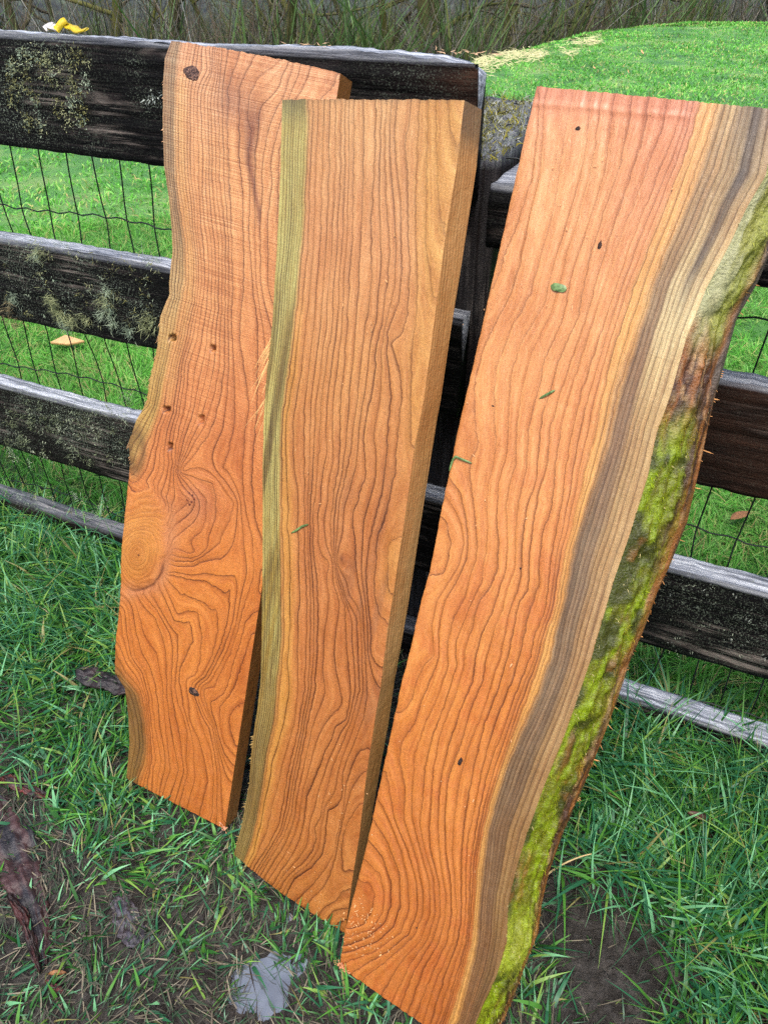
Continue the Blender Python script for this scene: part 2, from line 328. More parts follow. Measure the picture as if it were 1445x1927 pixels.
class Slab:
    def __init__(s, bl, br, tl, off, left, right, thick, back=None, z0=.02, NR=480, NC=112):
        s.B = ground(*bl, z0); b2 = ground(*br, z0); T = fz(*tl, off)
        N = np.cross(b2-s.B, T-s.B); s.N = N/np.linalg.norm(N); s.eu = (b2-s.B)/np.linalg.norm(b2-s.B); s.ev = np.cross(s.N, s.eu)
        s.t = thick; s.NR, s.NC = NR, NC
        L = np.array([s.uv(*p) for p in left]); Rr = np.array([s.uv(*p) for p in right])
        L = L[np.argsort(L[:, 1])]; Rr = Rr[np.argsort(Rr[:, 1])]
        s.tt = np.linspace(0, 1, NR); vl = L[0, 1]+(L[-1, 1]-L[0, 1])*s.tt; vr = Rr[0, 1]+(Rr[-1, 1]-Rr[0, 1])*s.tt
        s.l = np.stack([np.interp(vl, L[:, 1], L[:, 0]), vl], 1); s.r = np.stack([np.interp(vr, Rr[:, 1], Rr[:, 0]), vr], 1)
        s.l[:, 0] += .0016*(fbm(s.tt*160, 0*s.tt, 1)-.5)
        f = np.linspace(0, 1, NC)[None, :, None]
        s.P = s.l[:, None]*(1-f)+s.r[:, None]*f; s.U = s.P[..., 0].copy(); s.Vv = s.P[..., 1].copy(); s.F = np.broadcast_to(f[..., 0], s.U.shape)
        s.px = None
        if back:
            Bk = np.array([s.uv(*p, depth=thick) for p in back]); Bk = Bk[np.argsort(Bk[:, 1])]
            s.bk = np.interp(vr, Bk[:, 1], Bk[:, 0])
        else: s.bk = s.r[:, 0]
    def uv(s, px, py, depth=0.):
        p = hit(px, py, s.N, s.B-s.N*depth)+s.N*depth-s.B; return np.array([p@s.eu, p@s.ev])
    def w(s, u, v, h=0.): return s.B+np.multiply.outer(u, s.eu)+np.multiply.outer(v, s.ev)+np.multiply.outer(h, s.N)
    def rc(s, P):
        """(u, v) points -> fractional row, column"""
        P = np.atleast_2d(P); D = s.r-s.l
        cr = D[None, :, 0]*(P[:, None, 1]-s.l[None, :, 1])-D[None, :, 1]*(P[:, None, 0]-s.l[None, :, 0])   # >0 above the row
        k = np.clip((cr > 0).sum(1)-1, 0, s.NR-2); i = np.arange(len(P)); a = cr[i, k]; b = cr[i, k+1]
        row = np.clip(k+np.where(np.abs(a-b) > 1e-12, a/(a-b+1e-15), 0), 0, s.NR-1); k = np.clip(np.rint(row).astype(int), 0, s.NR-1)
        c = ((P-s.l[k])*D[k]).sum(1)/(D[k]**2).sum(1); return row, c*(s.NC-1)
    def field(s, guides):
        cons = []
        for pts, val in guides:
            P = np.array([s.uv(*p) for p in pts])
            if len(P) > 1: P, t = densify(P)
            else: t = np.zeros(1)
            v = np.interp(t, np.linspace(0, 1, len(val)), val) if np.ndim(val) else np.full(len(P), float(val))
            r, c = s.rc(P); ok = (c > -3) & (c < s.NC+2); cons.append((r[ok], c[ok], v[ok]))
        f = None
        for q in (8, 4, 2, 1):
            nr, nc = s.NR//q, s.NC//q
            cc = [(r*(nr-1)/(s.NR-1), c*(nc-1)/(s.NC-1), v) for r, c, v in cons]
            f = solve(nr, nc, cc, its={8: 400, 4: 300, 2: 160, 1: 90}[q], init=None if f is None else upsample(f, nr, nc))
        s.ring = f
        return f
    def pxy(s):
        if s.px is None: s.px = proj(s.w(s.U, s.Vv))
        return s.px
    def build(s, name, col, hgt, lineamp, saw, back_col, side_col, bot=None, top=None, skip_right=False):
        """front grid, two side strips, back grid and end caps in one closed mesh; local frame = (u, v, out of face)"""
        NR, NC = s.NR, s.NC; U = s.U.copy(); V = s.Vv.copy()
        if bot is not None: V -= bot(s.F)*(1-s.tt[:, None])**8
        if top is not None: V += top(s.F)*(s.tt[:, None])**30
        Vs = [np.stack([U, V, hgt], -1).reshape(-1, 3)]; Qs = [gridq(NR, NC)]; gr_ = np.hypot(np.gradient(s.ring, axis=1)/(np.linalg.norm(s.r-s.l, axis=1)[:, None]/(NC-1)), np.gradient(s.ring, axis=0)/((s.l[-1, 1]-s.l[0, 1])/(NR-1)))
        LW = [np.clip(np.where(s.ring > 17, .0019, .0017)*gr_, .02, .42).ravel()]
        R = [s.ring.ravel()]; Cc = [col.reshape(-1, 3)]; A = [lineamp.ravel()]; S = [saw.ravel()]
        n = NR*NC
        def strip(u0, v0, h0, u1, v1, h1, ring0, dring, c, k, flip, amp, sw=.2, rough=.0012):
            nonlocal n
            f = np.linspace(0, 1, k)[None]; uu = u0[:, None]*(1-f)+u1[:, None]*f; vv = v0[:, None]*(1-f)+v1[:, None]*f; hh = h0[:, None]*(1-f)+h1[:, None]*f
            m = len(u0); nz = rough*(fbm(vv*90, hh*300, 3)-.5)*np.sin(f*math.pi); uu = uu+nz
            Vs.append(np.stack([uu, vv, hh], -1).reshape(-1, 3)); Qs.append(gridq(m, k, n, flip)); n += m*k
            R.append((ring0[:, None]+dring*f).ravel()); Cc.append(np.broadcast_to(c, (m, k, 3)).reshape(-1, 3)); A.append(np.full(m*k, amp)); S.append(np.full(m*k, sw)); LW.append(np.full(m*k, .3))
        t = s.t; dl = s.bl if hasattr(s, 'bl') else .012
        lb = s.l[:, 0]+dl; rb = s.bk
        if not skip_right: strip(U[:, -1], V[:, -1], hgt[:, -1], rb, V[:, -1], np.full(NR, -t), s.ring[:, -1], 7., side_col, 9, False, .45)
        strip(U[:, 0], V[:, 0], hgt[:, 0], lb, V[:, 0], np.full(NR, -t), s.ring[:, 0], -5., side_col, 9, True, .5)
        strip(U[-1], V[-1], hgt[-1], np.interp(np.linspace(0, 1, NC), [0, 1], [lb[-1], rb[-1]]), V[-1], np.full(NC, -t), s.ring[-1], 3., back_col, 9, True, .7, rough=.002)
        strip(U[0], V[0], hgt[0], np.interp(np.linspace(0, 1, NC), [0, 1], [lb[0], rb[0]]), V[0], np.full(NC, -t), s.ring[0], 3., back_col, 9, False, .7)
        k = 6; f = np.linspace(0, 1, k)[None]; Vs.append(np.stack([lb[:, None]*(1-f)+rb[:, None]*f, V[:, [0]]*(1-f)+V[:, [-1]]*f, np.full((NR, k), -t)], -1).reshape(-1, 3))
        Qs.append(gridq(NR, k, n, True)); n += NR*k; R.append(np.repeat(s.ring[:, 0], k)+np.tile(np.arange(k)*4., NR)); Cc.append(np.broadcast_to(back_col, (NR*k, 3))); A.append(np.full(NR*k, .5)); S.append(np.full(NR*k, .3)); LW.append(np.full(NR*k, .3))
        VV = np.concatenate(Vs); luv = VV.copy()
        luv4 = np.concatenate([luv, np.ones((len(luv), 1))], 1)
        me = mesh(name, VV, np.concatenate(Qs), attrs={'ring': np.concatenate(R), 'wcol': np.concatenate(Cc), 'lineamp': np.concatenate(A), 'saw': np.concatenate(S), 'lw': np.concatenate(LW), 'luv': luv4})
        s.me = me; return me
    def place(s, o):
        from mathutils import Matrix
        o.matrix_world = Matrix([[s.eu[0], s.ev[0], s.N[0], s.B[0]], [s.eu[1], s.ev[1], s.N[1], s.B[1]], [s.eu[2], s.ev[2], s.N[2], s.B[2]], [0, 0, 0, 1]])

def cmix(a, b, f): return a*(1-f[..., None])+b*f[..., None]
def ramp3(f, stops):
    xs = [p for p, _ in stops]; cs = np.array([lin(c) for _, c in stops]); return np.stack([np.interp(f, xs, cs[:, k]) for k in range(3)], -1)
def relief(s, amt=.0006):        # soft waves of the sawn face that follow the grain
    return amt*(fbm(s.U*70, s.Vv*18, 2)-.5)*2+amt*.5*np.sin(s.ring*6.283)
def fibres(name, s, n, v0, v1, side, length, width, col, parent, spread=.5, back=True, down=-.6):
    vv = v0+(v1-v0)*rng.random(n); src = s.l if side < 0 else s.r
    uu = np.interp(vv, src[:, 1], src[:, 0]); b = np.stack([uu-side*.001, vv, -rng.random(n)*s.t*.5 if back else np.zeros(n)], 1)
    d = np.stack([side*(.5+rng.random(n)), down+spread*(rng.random(n)-.5)*2, .5*(rng.random(n)-.4)], 1); d /= np.linalg.norm(d, axis=1, keepdims=True)
    L = length*(.4+rng.random(n)); bd = np.stack([0*L, -.35*rng.random(n), .3*(rng.random(n)-.5)], 1)
    V, Q, t, i = ribbons(b, d, L, width*(.6+.8*rng.random(n)), bd, 3, up=np.tile([[.1, .2, 1.]], (n, 1)))
    c = lin(col)*(.75+.5*rng.random(n))[:, None]
    return link(name, mesh(name, V, Q, attrs={'col': c[i]}), M_FIB, parent, kind='stuff')
M_KNOT = {}
def knot(s, px, py, ru, rv, parent, dark=(52, 30, 22), light=(120, 82, 60), rot=0., dome=.0015):
    key = (dark, light)
    if key not in M_KNOT:
        m = NT('knot_wood'); tc = m.n('TexCoord').outputs['Object']; f = m.noise(tc, 150, 5, .75, 1.5)
        m.col(m.ramp(f, [(.38, tuple(lin(dark)*.5)), (.52, tuple(lin(dark))), (.60, tuple(lin(light)))])); m.rough(.5); m.bump(f, .9, .004); M_KNOT[key] = m.m
    c = s.uv(px, py); k = 28; th = np.arange(k)/k*2*math.pi; rr = np.array([0, .3, .6, .85, 1, 1.06]); hh = np.array([dome, dome, dome*.9, dome*.5, .0002, -.003])
    wob = 1+.10*np.sin(2*th+px)+.07*np.sin(3*th+py)+.05*np.sin(5*th)
    x = ru*rr[:, None]*np.cos(th)*wob; y = rv*rr[:, None]*np.sin(th)*wob; cr, sr = math.cos(rot), math.sin(rot)
    r0, c0 = s.rc(c); hb = s.hgt[int(r0[0]), int(np.clip(c0[0], 0, s.NC-1))]
    V = np.stack([c[0]+x*cr-y*sr, c[1]+x*sr+y*cr, hb+np.repeat(hh, k).reshape(6, k)], -1).reshape(-1, 3)
    Q = np.concatenate([gridq(6, k), np.stack([np.arange(5)*k+k-1, np.arange(5)*k, np.arange(5)*k+k, np.arange(5)*k+2*k-1], 1)])
    return link('knot', mesh('knot', V, Q), M_KNOT[key], parent)

# ---- first slab: knotty one, leaning straight on the rail
S1 = Slab((238, 1465), (423, 1560), (325, 75), -.047,
          [(322, 76), (309.6, 110), (306.6, 160), (306, 234), (308, 309), (317, 371), (322, 421), (324.6, 471), (318, 533), (319, 552), (302, 595), (296, 652), (282, 714), (275, 759), (257, 789), (242, 834), (245, 869), (240, 926), (233.6, 1013), (229, 1078), (226, 1130), (217.5, 1209), (216, 1267), (235, 1296), (242, 1354), (243.6, 1398), (237.8, 1465)],
          [(640, 137), (497, 1078), (423, 1560)], .042)
G1 = [
    (tr(('A', 485, 60, 440, 200, 428, 400, 425, 700, 435, 1000, 470, 1250, 490, 1450, 500, 1650, 475, 1900)), 0.5), (tr(('B', 480, 50, 410, 220, 385, 450, 330, 700, 300, 880)), 0), (tr(('B', 230, 1000, 170, 1180, 180, 1320)), [1, 3.5]), (tr(('B', 178, 1400, 165, 1500)), [5, 7]),
    (tr(('A', 575, 70, 530, 420, 530, 800, 535, 1100, 570, 1400, 600, 1600, 610, 1900), ('B', 590, 20, 545, 300, 480, 560, 440, 760, 400, 960, 350, 1100, 290, 1250, 235, 1390, 180, 1450)), 5),
    (tr(('A', 690, 460, 700, 800, 700, 1100, 715, 1400, 745, 1700, 750, 1900), ('B', 750, 0, 720, 200, 690, 400, 625, 600, 620, 750, 600, 900, 560, 1050, 530, 1200, 525, 1340)), 12),
    (tr(('A', 770, 110, 780, 300)), 12.5),
    (tr(('A', 880, 140, 850, 500, 860, 800, 860, 1100, 880, 1300, 910, 1600, 905, 1900), ('B', 905, 0, 900, 300, 900, 600, 870, 800, 830, 1000, 760, 1150, 650, 1290, 575, 1390)), 18),
    (tr(('A', 1010, 180, 930, 420, 920, 700, 935, 1100, 950, 1500, 960, 1900), ('B', 965, 0, 950, 250, 965, 500, 975, 800, 975, 1050, 950, 1150, 930, 1260, 880, 1370)), 20),
    (tr(('A', 1130, 190, 1010, 420, 1010, 750, 1010, 950, 1035, 1200, 1035, 1450, 1050, 1700, 1040, 1900), ('B', 1040, 0, 1010, 400, 1060, 700, 1080, 900, 1050, 1150, 1035, 1350, 1040, 1550, 1060, 1700, 1110, 1900), ('C', 960, 150, 950, 250, 900, 400, 860, 560, 810, 720, 745, 850, 700, 940, 640, 955)), 21),
    (tr(('A', 1340, 220, 1150, 360, 1090, 480, 1070, 650, 1105, 750, 1080, 900, 1090, 1200, 1080, 1500, 1110, 1900), ('B', 1110, 0, 1150, 300, 1150, 600, 1140, 1000, 1110, 1300, 1105, 1500, 1130, 1750, 1180, 1900)), 22),
    (tr(('A', 1400, 230, 1330, 480, 1200, 650, 1160, 900, 1150, 1200, 1145, 1450, 1150, 1900), ('B', 1170, 100, 1230, 400, 1250, 600)), 23.5),
    (tr(('A', 1440, 300, 1290, 700, 1220, 1000, 1235, 1150, 1200, 1400, 1200, 1900)), 24.6),
    (tr(('A', 1440, 500, 1310, 900, 1300, 1500, 1290, 1900)), 26),
    # eye knot and the lines that flow round it
    ([(360, 938)], 13), (tr(('B', 600, 1430, 700, 1530, 760, 1600, 760, 1750, 720, 1850, 640, 1920), ('C', 580, 70, 530, 80, 480, 60)), 16),
    (tr(('B', 640, 1420, 810, 1480, 835, 1600, 830, 1750, 780, 1880), ('C', 660, 40, 600, 95, 540, 110, 465, 100)), 17), (tr(('B', 970, 1625, 940, 1760, 870, 1900), ('C', 740, 10, 640, 85, 560, 130, 450, 130)), 18),
    (tr(('C', 400, 190, 440, 180, 550, 200, 630, 172, 690, 175, 770, 185, 815, 110, 850, 45, 868, 80, 870, 250, 850, 400, 820, 560, 770, 700, 690, 850)), 19.3),
    (tr(('C', 400, 205, 550, 240, 650, 250, 710, 290, 760, 325, 805, 300, 800, 400, 780, 550, 740, 690, 660, 850)), 18),
    (tr(('C', 390, 230, 480, 330, 560, 355, 620, 380, 680, 430, 728, 452, 728, 570, 690, 740, 630, 860)), 17),
    (tr(('C', 375, 260, 430, 390, 460, 465, 530, 440, 595, 455, 622, 600, 612, 780, 575, 870)), 16), (tr(('C', 350, 300, 400, 400, 440, 500, 500, 520, 545, 515, 570, 640, 490, 800, 475, 900, 500, 1000)), 15),
    (tr(('C', 300, 340, 370, 460, 430, 560, 468, 600, 468, 760, 450, 950, 470, 1050, 510, 1150, 530, 1250, 520, 1400, 530, 1500, 480, 1690)), 14),
    (tr(('C', 250, 380, 330, 460, 400, 600, 415, 700, 410, 950, 430, 1150, 470, 1350, 495, 1480, 440, 1660)), 12.5), (tr(('C', 200, 420, 250, 600, 330, 720, 365, 900, 380, 1100, 400, 1300, 420, 1480, 370, 1630)), 11),
    (tr(('C', 150, 440, 165, 600, 190, 740, 260, 850, 300, 1000, 320, 1200, 360, 1400, 330, 1610)), 9), (tr(('C', 95, 450, 110, 600, 150, 760, 220, 850, 262, 1000, 285, 1200, 300, 1400, 270, 1570)), 7), (tr(('C', 62, 700, 130, 840, 225, 950, 255, 1100, 275, 1300, 270, 1440, 225, 1560)), 5),
    (tr(('C', 58, 800, 120, 960, 148, 1150, 152, 1300, 135, 1520)), [4, 1, .3, .3, .3]),
    (tr(('C', 540, 1040, 545, 1150, 600, 1270, 640, 1400, 660, 1550, 620, 1730)), 16), (tr(('C', 575, 1030, 620, 1180, 680, 1350, 700, 1500, 690, 1760)), 17), (tr(('C', 600, 1020, 640, 1120, 690, 1200, 720, 1350, 745, 1500, 760, 1800)), 19),
    (tr(('C', 960, 455, 905, 520, 870, 660, 820, 800, 790, 930, 760, 990, 680, 1040, 690, 1100, 730, 1250, 770, 1370, 820, 1440)), 22), (tr(('C', 945, 600, 880, 800, 850, 900, 800, 1000, 740, 1070, 740, 1180, 760, 1290, 835, 1380)), 23), (tr(('C', 875, 1050, 810, 1110, 800, 1180, 838, 1320)), 24),
    (tr(('C', 1005, 190, 990, 320)), 22)]
f1 = S1.field(G1)
X, Y = S1.pxy()
kx, ky = 262, 1040
ang = np.arctan2(Y-ky, X-kx); kd = np.hypot((X-kx)*1.05, (Y-ky)*.82)*(1+.06*np.sin(3*ang+1)+.05*np.sin(2*ang))*(.8+.4*fbm(X*.02, Y*.02, 5))
lim = np.interp(ang, np.radians([-180, -135, -90, -60, -30, 0, 30, 60, 90, 135, 180]), [70, 90, 98, 84, 56, 54, 52, 50, 54, 60, 70])*.98
# sheared branch disc
lim = np.where(Y < 1000, lim, lim)
lim = lim*(.86+.32*fbm(ang*1.6+9, ang*0+.5, 4)); inK = kd < lim
mk_ = 1-sst(-20, 18, kd-lim); S1.ring = f1*(1-mk_)+(20.3-kd/6.4+.6*fbm(X*.04, Y*.04, 3))*mk_
heart = ramp3(Y, [(70, (224, 156, 116)), (300, (224, 156, 104)), (550, (220, 146, 92)), (800, (212, 128, 74)), (1100, (212, 124, 56)), (1560, (196, 112, 52))])  # heartwood; paler top and deeper foot are part wetness, part painted sky light
sapf = 1-sst(3.6-1.2*sst(1200, 1300, Y), 5.8, f1)
sap = ramp3(Y, [(70, (170, 130, 98)), (400, (176, 136, 96)), (560, (196, 152, 100)), (760, (196, 152, 84)), (900, (160, 118, 70)), (1250, (150, 98, 48)), (1320, (124, 88, 46)), (1460, (132, 92, 48))])
sap = sap*(.8+.45*fbm(S1.U*120, S1.Vv*5, 3))[..., None]
rim = np.exp(-((f1-4.6)/1.2)**2)*(1-sst(80, 200, Y)*.0)
col1 = cmix(heart, sap, sapf)
col1 = cmix(col1, np.broadcast_to(lin((222, 166, 104)), col1.shape), .55*np.exp(-((f1-6.5)/2.2)**2)*sst(110, 180, Y)*(1-sst(700, 800, Y)))
colk = np.broadcast_to(lin((212, 140, 66)), col1.shape)*(.8+.35*fbm(X*.05, Y*.05, 2))[..., None]
col1 = cmix(col1, colk, .6*(1-sst(-36, 8, kd-lim)))
col1 = cmix(col1, np.broadcast_to(lin((188, 112, 50)), col1.shape), .6*np.exp(-(kd/15.)**2))
collar = np.exp(-((kd-lim-8)/17.)**2)*sst(-1.5, -.6, ang)*(1-sst(1.7, 2.4, ang))
col1 = cmix(col1, np.broadcast_to(lin((200, 128, 88)), col1.shape), .7*collar)
crack = np.exp(-((kd-lim-3)/2.6)**2)*sst(.2, .6, ang)*(1-sst(1.5, 2., ang)); col1 = cmix(col1, np.broadcast_to(lin((104, 52, 28)), col1.shape), .85*crack)
col1 = cmix(col1, np.broadcast_to(lin((192, 118, 84)), col1.shape), .7*np.exp(-(np.hypot(X-372, Y-950)/38.)**2))
stain = np.exp(-((X-np.interp(Y, [200, 300, 400, 470], [478, 468, 488, 484]))/np.interp(Y, [200, 260, 330, 400], [22, 14, 6, 4]))**2)*sst(150, 240, Y)*(1-sst(400, 440, Y))
col1 = cmix(col1, np.broadcast_to(lin((120, 58, 40)), col1.shape), .75*stain)
col1 = cmix(col1, np.broadcast_to(lin((140, 92, 84)), col1.shape), .5*np.exp(-(np.hypot((X-436)/30, (Y-190)/40))**2))
dk = np.exp(-((np.hypot((X-256)/1., (Y-850)*.42)-14)/7.)**2)*(X < 285)
col1 = cmix(col1, np.broadcast_to(lin((118, 84, 46)), col1.shape), .7*dk)
S1.hgt = relief(S1, .0005)
for (hx, hy, hw, hh_) in [(325, 636, 5.5, 5), (401, 656, 3.5, 5), (314, 771, 5.5, 4.5), (379, 790, 4, 7), (321, 841, 3, 6)]:
    dm = np.maximum(np.abs(X-hx)/hw, np.abs(Y-hy)/hh_); S1.hgt = S1.hgt-.022*(1-sst(.95, 1.2, dm))
S1.hgt = S1.hgt+.006*np.exp(-1.3*(kd/lim)**2)-.0014*np.exp(-((kd-lim-3)/6.)**2)*sst(-1.2, -.6, ang)+.002*np.exp(-(np.hypot(X-360, Y-938)/16.)**2)
edge = np.minimum(S1.F*.28, (1-S1.F)*.28); S1.hgt = S1.hgt-.0012*np.exp(-edge/.0025)
amp1 = .85*(1-.7*collar)*np.where(inK, .30, 1)*(.85+.15*sst(100, 600, Y)); saw1 = .95*(1-sst(560, 1150, Y))+.12
slab1 = link('cedar_slab', S1.build('cedar_slab', col1, S1.hgt, amp1, saw1, lin((176, 110, 62)), lin((180, 118, 64)), top=lambda f: .004*(fbm(f*60, f*0, 2)-.5)+.003*np.sin(f*3.1)), M_SLAB,
             label='knotty live-edge cedar slab with a big branch knot on its wavy edge', cat='slab', group='slabs leaning on the fence')
S1.place(slab1)
knot(S1, 361, 137, .0165, .012, slab1, (70, 44, 36), (150, 112, 92)); knot(S1, 365, 1302, .0125, .0088, slab1, (34, 20, 16), (120, 84, 62), -.3)
for q in [(357, 928), (364, 932), (354, 941), (362, 944), (367, 938), (358, 949)]: knot(S1, *q, .0028, .0024, slab1, (110, 50, 28), (150, 80, 50), dome=.0004)
knot(S1, 265, 1043, .0026, .003, slab1, (120, 70, 30), (150, 92, 44), dome=.0004)
o = fibres('frayed_fibre', S1, 260, S1.uv(310, 560)[1], S1.uv(250, 870)[1], -1, .009, .0018, (186, 144, 100), slab1, .5, True, -1.5)
o = fibres('frayed_fibre', S1, 60, S1.uv(310, 320)[1], S1.uv(310, 150)[1], -1, .004, .002, (216, 168, 128), slab1, .5)

# ---- second slab: straight, green-yellow sapwood on one side
S2 = Slab((440, 1608), (649, 1756), (533, 187), -.145,
          [(531, 187), (527.5, 323), (520, 476), (512, 614), (503, 690.5), (498, 752), (496, 790), (494, 882), (494, 1004), (493, 1125), (490.5, 1275), (485, 1327), (475, 1395), (468.6, 1476), (455, 1551), (440, 1608)],
          [(873, 188), (858, 317), (837, 446), (823, 553), (809, 660), (797, 752), (779.5, 839), (767, 930.5), (755, 1013), (741.5, 1104), (729, 1180), (715.6, 1293), (707, 1341), (690, 1449), (676, 1570), (663, 1651), (649, 1756)], .046,
          back=[(907, 200), (896, 317), (869, 491), (847, 629), (829, 752), (822, 790), (805, 897), (784, 1034), (770, 1125), (757, 1201), (742, 1283), (730, 1368), (717, 1435), (701, 1530), (688, 1615), (672, 1710)])
S2.bl = .022
E5 = ('E', 960, 100, 945, 350, 920, 550, 880, 700, 845, 830, 825, 950, 820, 1080, 835, 1250, 855, 1400, 850, 1540, 880, 1600, 915, 1625)
G2 = [
    ([(531, 187), (527.5, 323), (520, 476), (512, 614), (498, 752), (494, 882), (494, 1004), (493, 1125), (490.5, 1275), (475, 1395), (468.6, 1476), (455, 1551), (440, 1608)], 0.3),
    (tr(('D', 332, 60, 322, 500, 300, 900, 270, 1250, 230, 1600, 190, 1900), ('E', 310, 50, 300, 300, 300, 700, 310, 1000, 315, 1400, 290, 1770), ('G', 400, 50, 380, 350, 320, 600, 285, 850, 240, 1080, 190, 1270, 160, 1330)), 9),
    (tr(('D', 430, 60, 415, 500, 405, 900, 380, 1300, 345, 1600, 310, 1900), ('E', 440, 0, 440, 300, 440, 600, 440, 900, 455, 1200, 450, 1500, 440, 1770), ('G', 570, 150, 520, 450, 450, 750, 430, 900, 390, 1080, 330, 1200, 220, 1370)), 12),
    (tr(('D', 530, 60, 530, 500, 510, 900, 490, 1200, 470, 1500, 430, 1750, 412, 1900), ('E', 543, 0, 530, 300, 510, 500, 495, 700, 495, 900, 520, 1100, 525, 1400, 505, 1770), ('G', 644, 150, 600, 350, 540, 650, 500, 850, 480, 1000, 430, 1150, 350, 1280, 260, 1430)), 15),
    (tr(('D', 610, 60, 608, 500, 600, 900, 575, 1300, 570, 1500, 530, 1900), ('E', 660, 50, 660, 230, 650, 400, 620, 560, 600, 750, 610, 900, 640, 1100, 690, 1250, 700, 1500, 725, 1770), ('G', 890, 200, 860, 350, 790, 400, 765, 480, 720, 560, 690, 650, 590, 880, 560, 1100, 540, 1180, 480, 1290, 400, 1400, 330, 1520)), 18),
    (tr(('D', 745, 60, 740, 400, 720, 800, 720, 1150, 690, 1400, 650, 1700, 630, 1900), ('E', 760, 0, 735, 250, 700, 420, 660, 600, 645, 800, 628, 980, 655, 1060, 695, 1200, 760, 1320, 770, 1500, 780, 1770), ('G', 950, 150, 900, 350, 850, 480, 760, 700, 690, 960, 680, 1030, 645, 1100, 655, 1170, 630, 1260, 560, 1340, 450, 1430, 375, 1560)), 20),
    (tr(('D', 810, 60, 800, 400, 810, 700, 830, 950, 820, 1150, 790, 1400, 745, 1600, 740, 1750, 720, 1900), ('E', 835, 0, 815, 150, 805, 230, 820, 450, 790, 520, 770, 600, 740, 670, 735, 720, 750, 830, 760, 1000, 770, 1100, 800, 1250, 815, 1500, 825, 1770), ('G', 1010, 190, 985, 330, 930, 480, 870, 620, 840, 720, 830, 900, 790, 960, 735, 985, 725, 1050, 720, 1180, 700, 1280, 620, 1370, 500, 1450, 430, 1590)), 22),
    (tr(('D', 880, 60, 860, 300, 870, 450, 900, 700, 905, 1100, 885, 1300, 820, 1480, 810, 1600, 830, 1750, 840, 1900), E5), 24),
    (tr(('D', 960, 60, 950, 200, 925, 330, 940, 500, 945, 900, 955, 1100, 940, 1380, 900, 1510, 840, 1555, 870, 1650, 900, 1770, 905, 1900), ('E', 1030, 50, 1020, 150, 1000, 400, 965, 600, 930, 730, 890, 830, 885, 950, 870, 1080, 880, 1220, 910, 1310, 955, 1355)), 25),
    (tr(('D', 1015, 60, 1005, 300, 990, 600, 990, 900, 1000, 1200, 990, 1450, 965, 1600, 960, 1900), ('E', 1100, 0, 1100, 150, 1100, 230, 1115, 262)), 26),
    (tr(('D', 1065, 60, 1060, 400, 1055, 800, 1050, 960, 1075, 1080, 1090, 1220, 1115, 1265)), 27), (tr(('D', 1115, 60, 1115, 350, 1130, 600, 1145, 780, 1170, 885)), 28), (tr(('D', 1190, 60, 1200, 200, 1250, 390)), 29),
    (tr(('D', 1283, 70)), 29.8), (tr(('E', 1020, 830, 985, 840, 960, 880, 955, 1000, 950, 1080, 965, 1170, 978, 1180)), 26), (tr(('E', 1005, 1000)), 26.35), (tr(('E', 1060, 500)), 25.5), (tr(('E', 1080, 420)), 25.6),
    (tr(('G', 1050, 400)), 22.8), (tr(('G', 1020, 555, 955, 570, 900, 680, 860, 800, 850, 880, 840, 980, 800, 1150, 770, 1290, 720, 1380, 640, 1480, 500, 1610)), 23),
    (tr(('G', 990, 715, 940, 760, 890, 860, 860, 960, 825, 1100, 795, 1280, 755, 1420, 700, 1520, 620, 1590, 560, 1680)), 24), (tr(('G', 970, 945, 930, 960, 880, 1050, 840, 1150, 830, 1250, 840, 1400, 900, 1390)), 25), (tr(('G', 930, 1200)), 25.7),
    (tr(('G', 890, 1530, 830, 1540, 790, 1600, 700, 1650, 640, 1730)), 24), (tr(('G', 860, 1660, 770, 1670, 700, 1760)), 23), (tr(('G', 850, 1735, 770, 1790)), 22)]
f2 = S2.field(G2)
X, Y = S2.pxy()
heart = ramp3(Y, [(180, (218, 158, 106)), (450, (216, 148, 98)), (700, (212, 142, 84)), (1000, (200, 124, 72)), (1300, (194, 116, 62)), (1750, (190, 116, 58))])  # heartwood, light falloff towards the foot partly painted into the tone
flat = sst(24.5, 27.5, f2)*(1-sst(1250, 1400, Y)); heart = cmix(heart, np.broadcast_to(lin((216, 156, 78)), heart.shape), .65*flat)
sp_ = fbm(S2.U*70, S2.Vv*4.5, 5)
sap = cmix(np.broadcast_to(lin((204, 184, 112)), heart.shape), np.broadcast_to(lin((136, 112, 62)), heart.shape), sst(.40, .72, sp_)*.8*sst(400, 750, Y)+.15)
sap = cmix(sap, np.broadcast_to(lin((110, 104, 74)), heart.shape), .6*(1-sst(190, 250, Y)))
sap = cmix(sap, np.broadcast_to(lin((196, 160, 74)), heart.shape), .5*sst(900, 1000, Y)*sst(.4, .6, fbm(S2.U*140, S2.Vv*3, 2)))
sap = cmix(sap, np.broadcast_to(lin((142, 108, 62)), heart.shape)*(.7+.6*fbm(S2.U*90, S2.Vv*7, 4))[..., None], .75*sst(1150, 1450, Y))
col2 = cmix(heart, sap, 1-sst(7.6-.8*sst(700, 1000, Y), 9.4, f2+1.2*(fbm(f2*1.5, S2.Vv*5, 6)-.5))); col2 = cmix(col2, np.broadcast_to(lin((222, 160, 76)), col2.shape), .6*np.exp(-((f2-9.6)/.9)**2)*sst(500, 700, Y))
col2 = cmix(col2, np.broadcast_to(lin((150, 100, 74)), col2.shape), .35*sst(.5, .7, fbm(S2.U*60, S2.Vv*6, 1))*sst(18, 21, f2)*sst(800, 950, Y)*(1-sst(1400, 1600, Y)))
col2 = cmix(col2, np.broadcast_to(lin((120, 96, 70)), col2.shape), .45*(1-sst(187, 205, Y+12*fbm(X*.06, Y*0, 2))))
S2.hgt = relief(S2, .0007); edge = np.minimum(S2.F*.3, (1-S2.F)*.3); S2.hgt = S2.hgt-.0012*np.exp(-edge/.0022)
